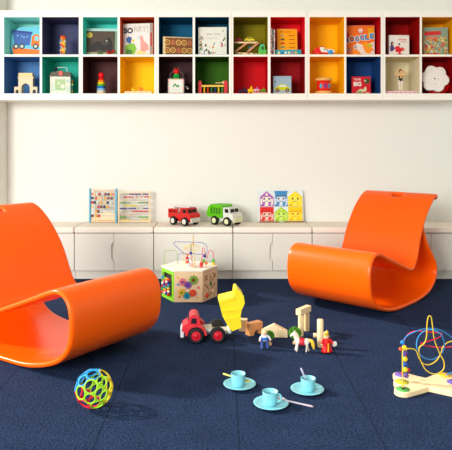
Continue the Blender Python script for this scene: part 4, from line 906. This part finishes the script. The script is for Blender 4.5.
# bottom 8: car book
Y = 4.80; t = cthing('picture_book', 'pale blue-grey picture book with a yellow-green car in the dark red lower cubby', 'book', 282.3, Y, 1, 0, R(-3)); w_, h_ = .146, .145
paperbox(t, w_, h_, .02, P(165, 185, 195), P(150, 165, 175), name='cover')
q = MB(); CG = P(205, 205, 30)
poly(q, [(-.064, .03), (.064, .03), (.066, .045), (.045, .056), (.024, .078), (-.018, .080), (-.04, .058), (-.062, .05)], CG); poly(q, [(-.028, .057), (.0, .057), (.0, .073), (-.015, .073)], P(225, 235, 230), -.0012); poly(q, [(.005, .057), (.03, .057), (.02, .072), (.005, .073)], P(225, 235, 230), -.0012)
for x in (-.038, .04): blob(q, x, .03, .016, P(60, 50, 40), 1, -.0014, 16); blob(q, x, .03, .008, P(190, 150, 120), 1, -.002)
poly(q, [(-.07, .002), (.07, .002), (.07, .014), (-.07, .014)], P(190, 195, 190)); blob(q, -.055, .10, .006, P(110, 100, 110), 1.4); q.build('cover_picture', t)
# bottom 9: drum
t = cthing('toy_drum', 'red toy drum with wooden rims and a blue diamond in the amber cubby', 'drum', 323.6, 4.81, 1)
q = MB(); q.lathe([(0, .012), (.056, .012), (.053, .06), (.056, .112), (0, .112)], P(222, 45, 30), 36); q.build('shell', t)
for z in (0, .104): q = MB(); q.lathe([(0.05, z), (.064, z), (.067, z+.004), (.067, z+.018), (.064, z+.022), (.05, z+.022), (.05, z)], P(232, 180, 110), 36); q.build('rim', t)
q = MB(); q.lathe([(0, .120), (.05, .1205), (.05, .122), (0, .1225)], P(245, 235, 215), 36); q.build('drum_skin', t)
for k, c in enumerate(((70, 160, 190), (120, 60, 150), (70, 160, 190), (240, 190, 60))):
    a = R(238+k*38); T = RZ(a+PI/2) @ TR(0, -.0545, 0); q = MB(); q.prism([(0, .038), (.014, .062), (0, .086), (-.014, .062)], -.0015, .002, P(*c), T); q.build('diamond', t)
# bottom 10: BIG book
Y = 4.81; t = cthing('picture_book', 'small red picture book with BIG in white letters in the navy cubby', 'book', 361.3, Y, 1, 0, R(-3)); w_, h_ = .152, .142
paperbox(t, w_, h_, .02, P(200, 22, 40), P(190, 25, 40), name='cover')
q = MB(); q.text('THINK', -.030, .119, .018, -.0008, P(240, 215, 200), width=.062, bold=.02); q.text('BIG', -.030, .082, .036, -.0008, P(245, 235, 222), width=.062, bold=.05); q.build('lettering', t)
q = MB(); blob(q, .045, .105, .022, P(70, 75, 35), 1.15, -.0006, 14); blob(q, .032, .108, .007, P(225, 215, 180), 1.2, -.0014); poly(q, [(-.045, .012), (-.01, .042), (.02, .040), (.03, .062), (.04, .055), (.042, .025), (.0, .010)], P(225, 215, 170)); poly(q, [(-.04, .012), (-.01, .03), (.01, .015), (-.01, .006)], P(150, 150, 90), -.0012); poly(q, [(.03, .001), (.036, .014), (.062, .014), (.068, .001)], P(235, 200, 160)); q.build('cover_picture', t)
# bottom 11: gymnast figurine on floral box
t = cthing('floral_box', 'low pink and white floral box under the dancer figurine', 'box', 400.9, 4.775, 1)
q = MB(); q.box(-.13, .128, 0, .09, 0, .022, P(240, 205, 215)); fc = [(215, 60, 90), (245, 240, 240), (120, 60, 90), (225, 130, 160)]
for k in range(30): q.disc(-.125+k*.0086, random.uniform(.005, .018), .0042, 0, P(*fc[k % 4]), 7, .0006+.0004*(k % 2))
q.build('box', t)
t = cthing('dancer_figurine', 'dancer figurine in a black leotard with arms raised over its head', 'figurine', 400.6, 4.80, 1); t.location.z = cz(1)+.0222
q = MB(); SK = P(238, 195, 140)
for sd in (-1, 1): q.limb([(sd*.010, 0, .082), (sd*.010, 0, .045), (sd*.008, 0, .009)], [.011, .008, .0055], P(242, 225, 205)); q.limb([(sd*.008, 0, .009), (sd*.011, -.010, .006)], [.0055, .004], P(242, 225, 205))
q.build('legs', t)
q = MB(); q.limb([(0, 0, .112), (0, 0, .126), (0, 0, .136)], [.014, .013, .006], SK)
for sd in (-1, 1): q.limb([(sd*.014, 0, .128), (sd*.040, 0, .134), (sd*.038, 0, .152), (sd*.014, 0, .176)], [.0085, .0075, .0065, .0055], SK)
q.ball((0, 0, .153), .0135, SK, (.9, .9, 1.15)); q.ball((0, -.0125, .151), .0022, SK, n=8); q.build('upper_body', t)
q = MB(); q.lathe([(0, .076), (.010, .078), (.019, .088), (.0135, .102), (.0165, .118), (.015, .124), (0, .124)], P(20, 20, 24), 20, Matrix.Diagonal((1, .8, 1, 1))); q.build('leotard', t)
q = MB(); q.ball((0, .004, .158), .0150, P(75, 30, 25), (.95, .9, 1)); q.ball((0, .006, .172), .008, P(75, 30, 25)); q.build('hair', t)
q = MB()
for sd in (-1, 1): q.ball((sd*.0045, -.0118, .155), .0013, BLACK, n=8)
q.box(-.003, .003, -.0128, -.0115, .1455, .147, P(190, 50, 50)); q.build('face_details', t)
# bottom 12: flower cushion on red round box
t = cthing('flower_cushion', 'white flower-shaped cushion with speckles in the rightmost lower cubby', 'cushion', 435.6, 4.775, 1, R(-3), R(-10))
q = MB(); pts = []
for k in range(72):
    a = 2*PI*k/72; rr = .094+.020*abs(math.cos(3*a+.5)); pts.append((rr*math.cos(a), .125+rr*.98*math.sin(a)))
q.prism(pts, 0, .022, P(246, 240, 230), smooth=True); q.build('pad', t, .009, 4)
q = MB(); q.disc(0, .125, .006, 0, P(60, 50, 50), 12, .002)
for k in range(16): a = k*2.4; r_ = .03+.07*(k*.618 % 1); q.disc(r_*math.cos(a), .125+r_*math.sin(a), .0025, 0, P(225, 160, 60) if k % 2 else P(200, 90, 80), 7, .0012)
q.build('speckles', t)
t = cthing('round_box', 'red round tin leaning behind the white flower cushion', 'tin', 438.2, 4.845, 1, 0, R(-8)); t.scale = (.92, 1, .92)
q = MB(); q.lathe([(0, 0), (.112, 0), (.116, .004), (.116, .04), (.112, .044), (0, .044)], P(215, 18, 28), 48, TR(0, 0, .1165) @ Matrix.Rotation(-PI/2, 4, 'X')); q.build('body', t)
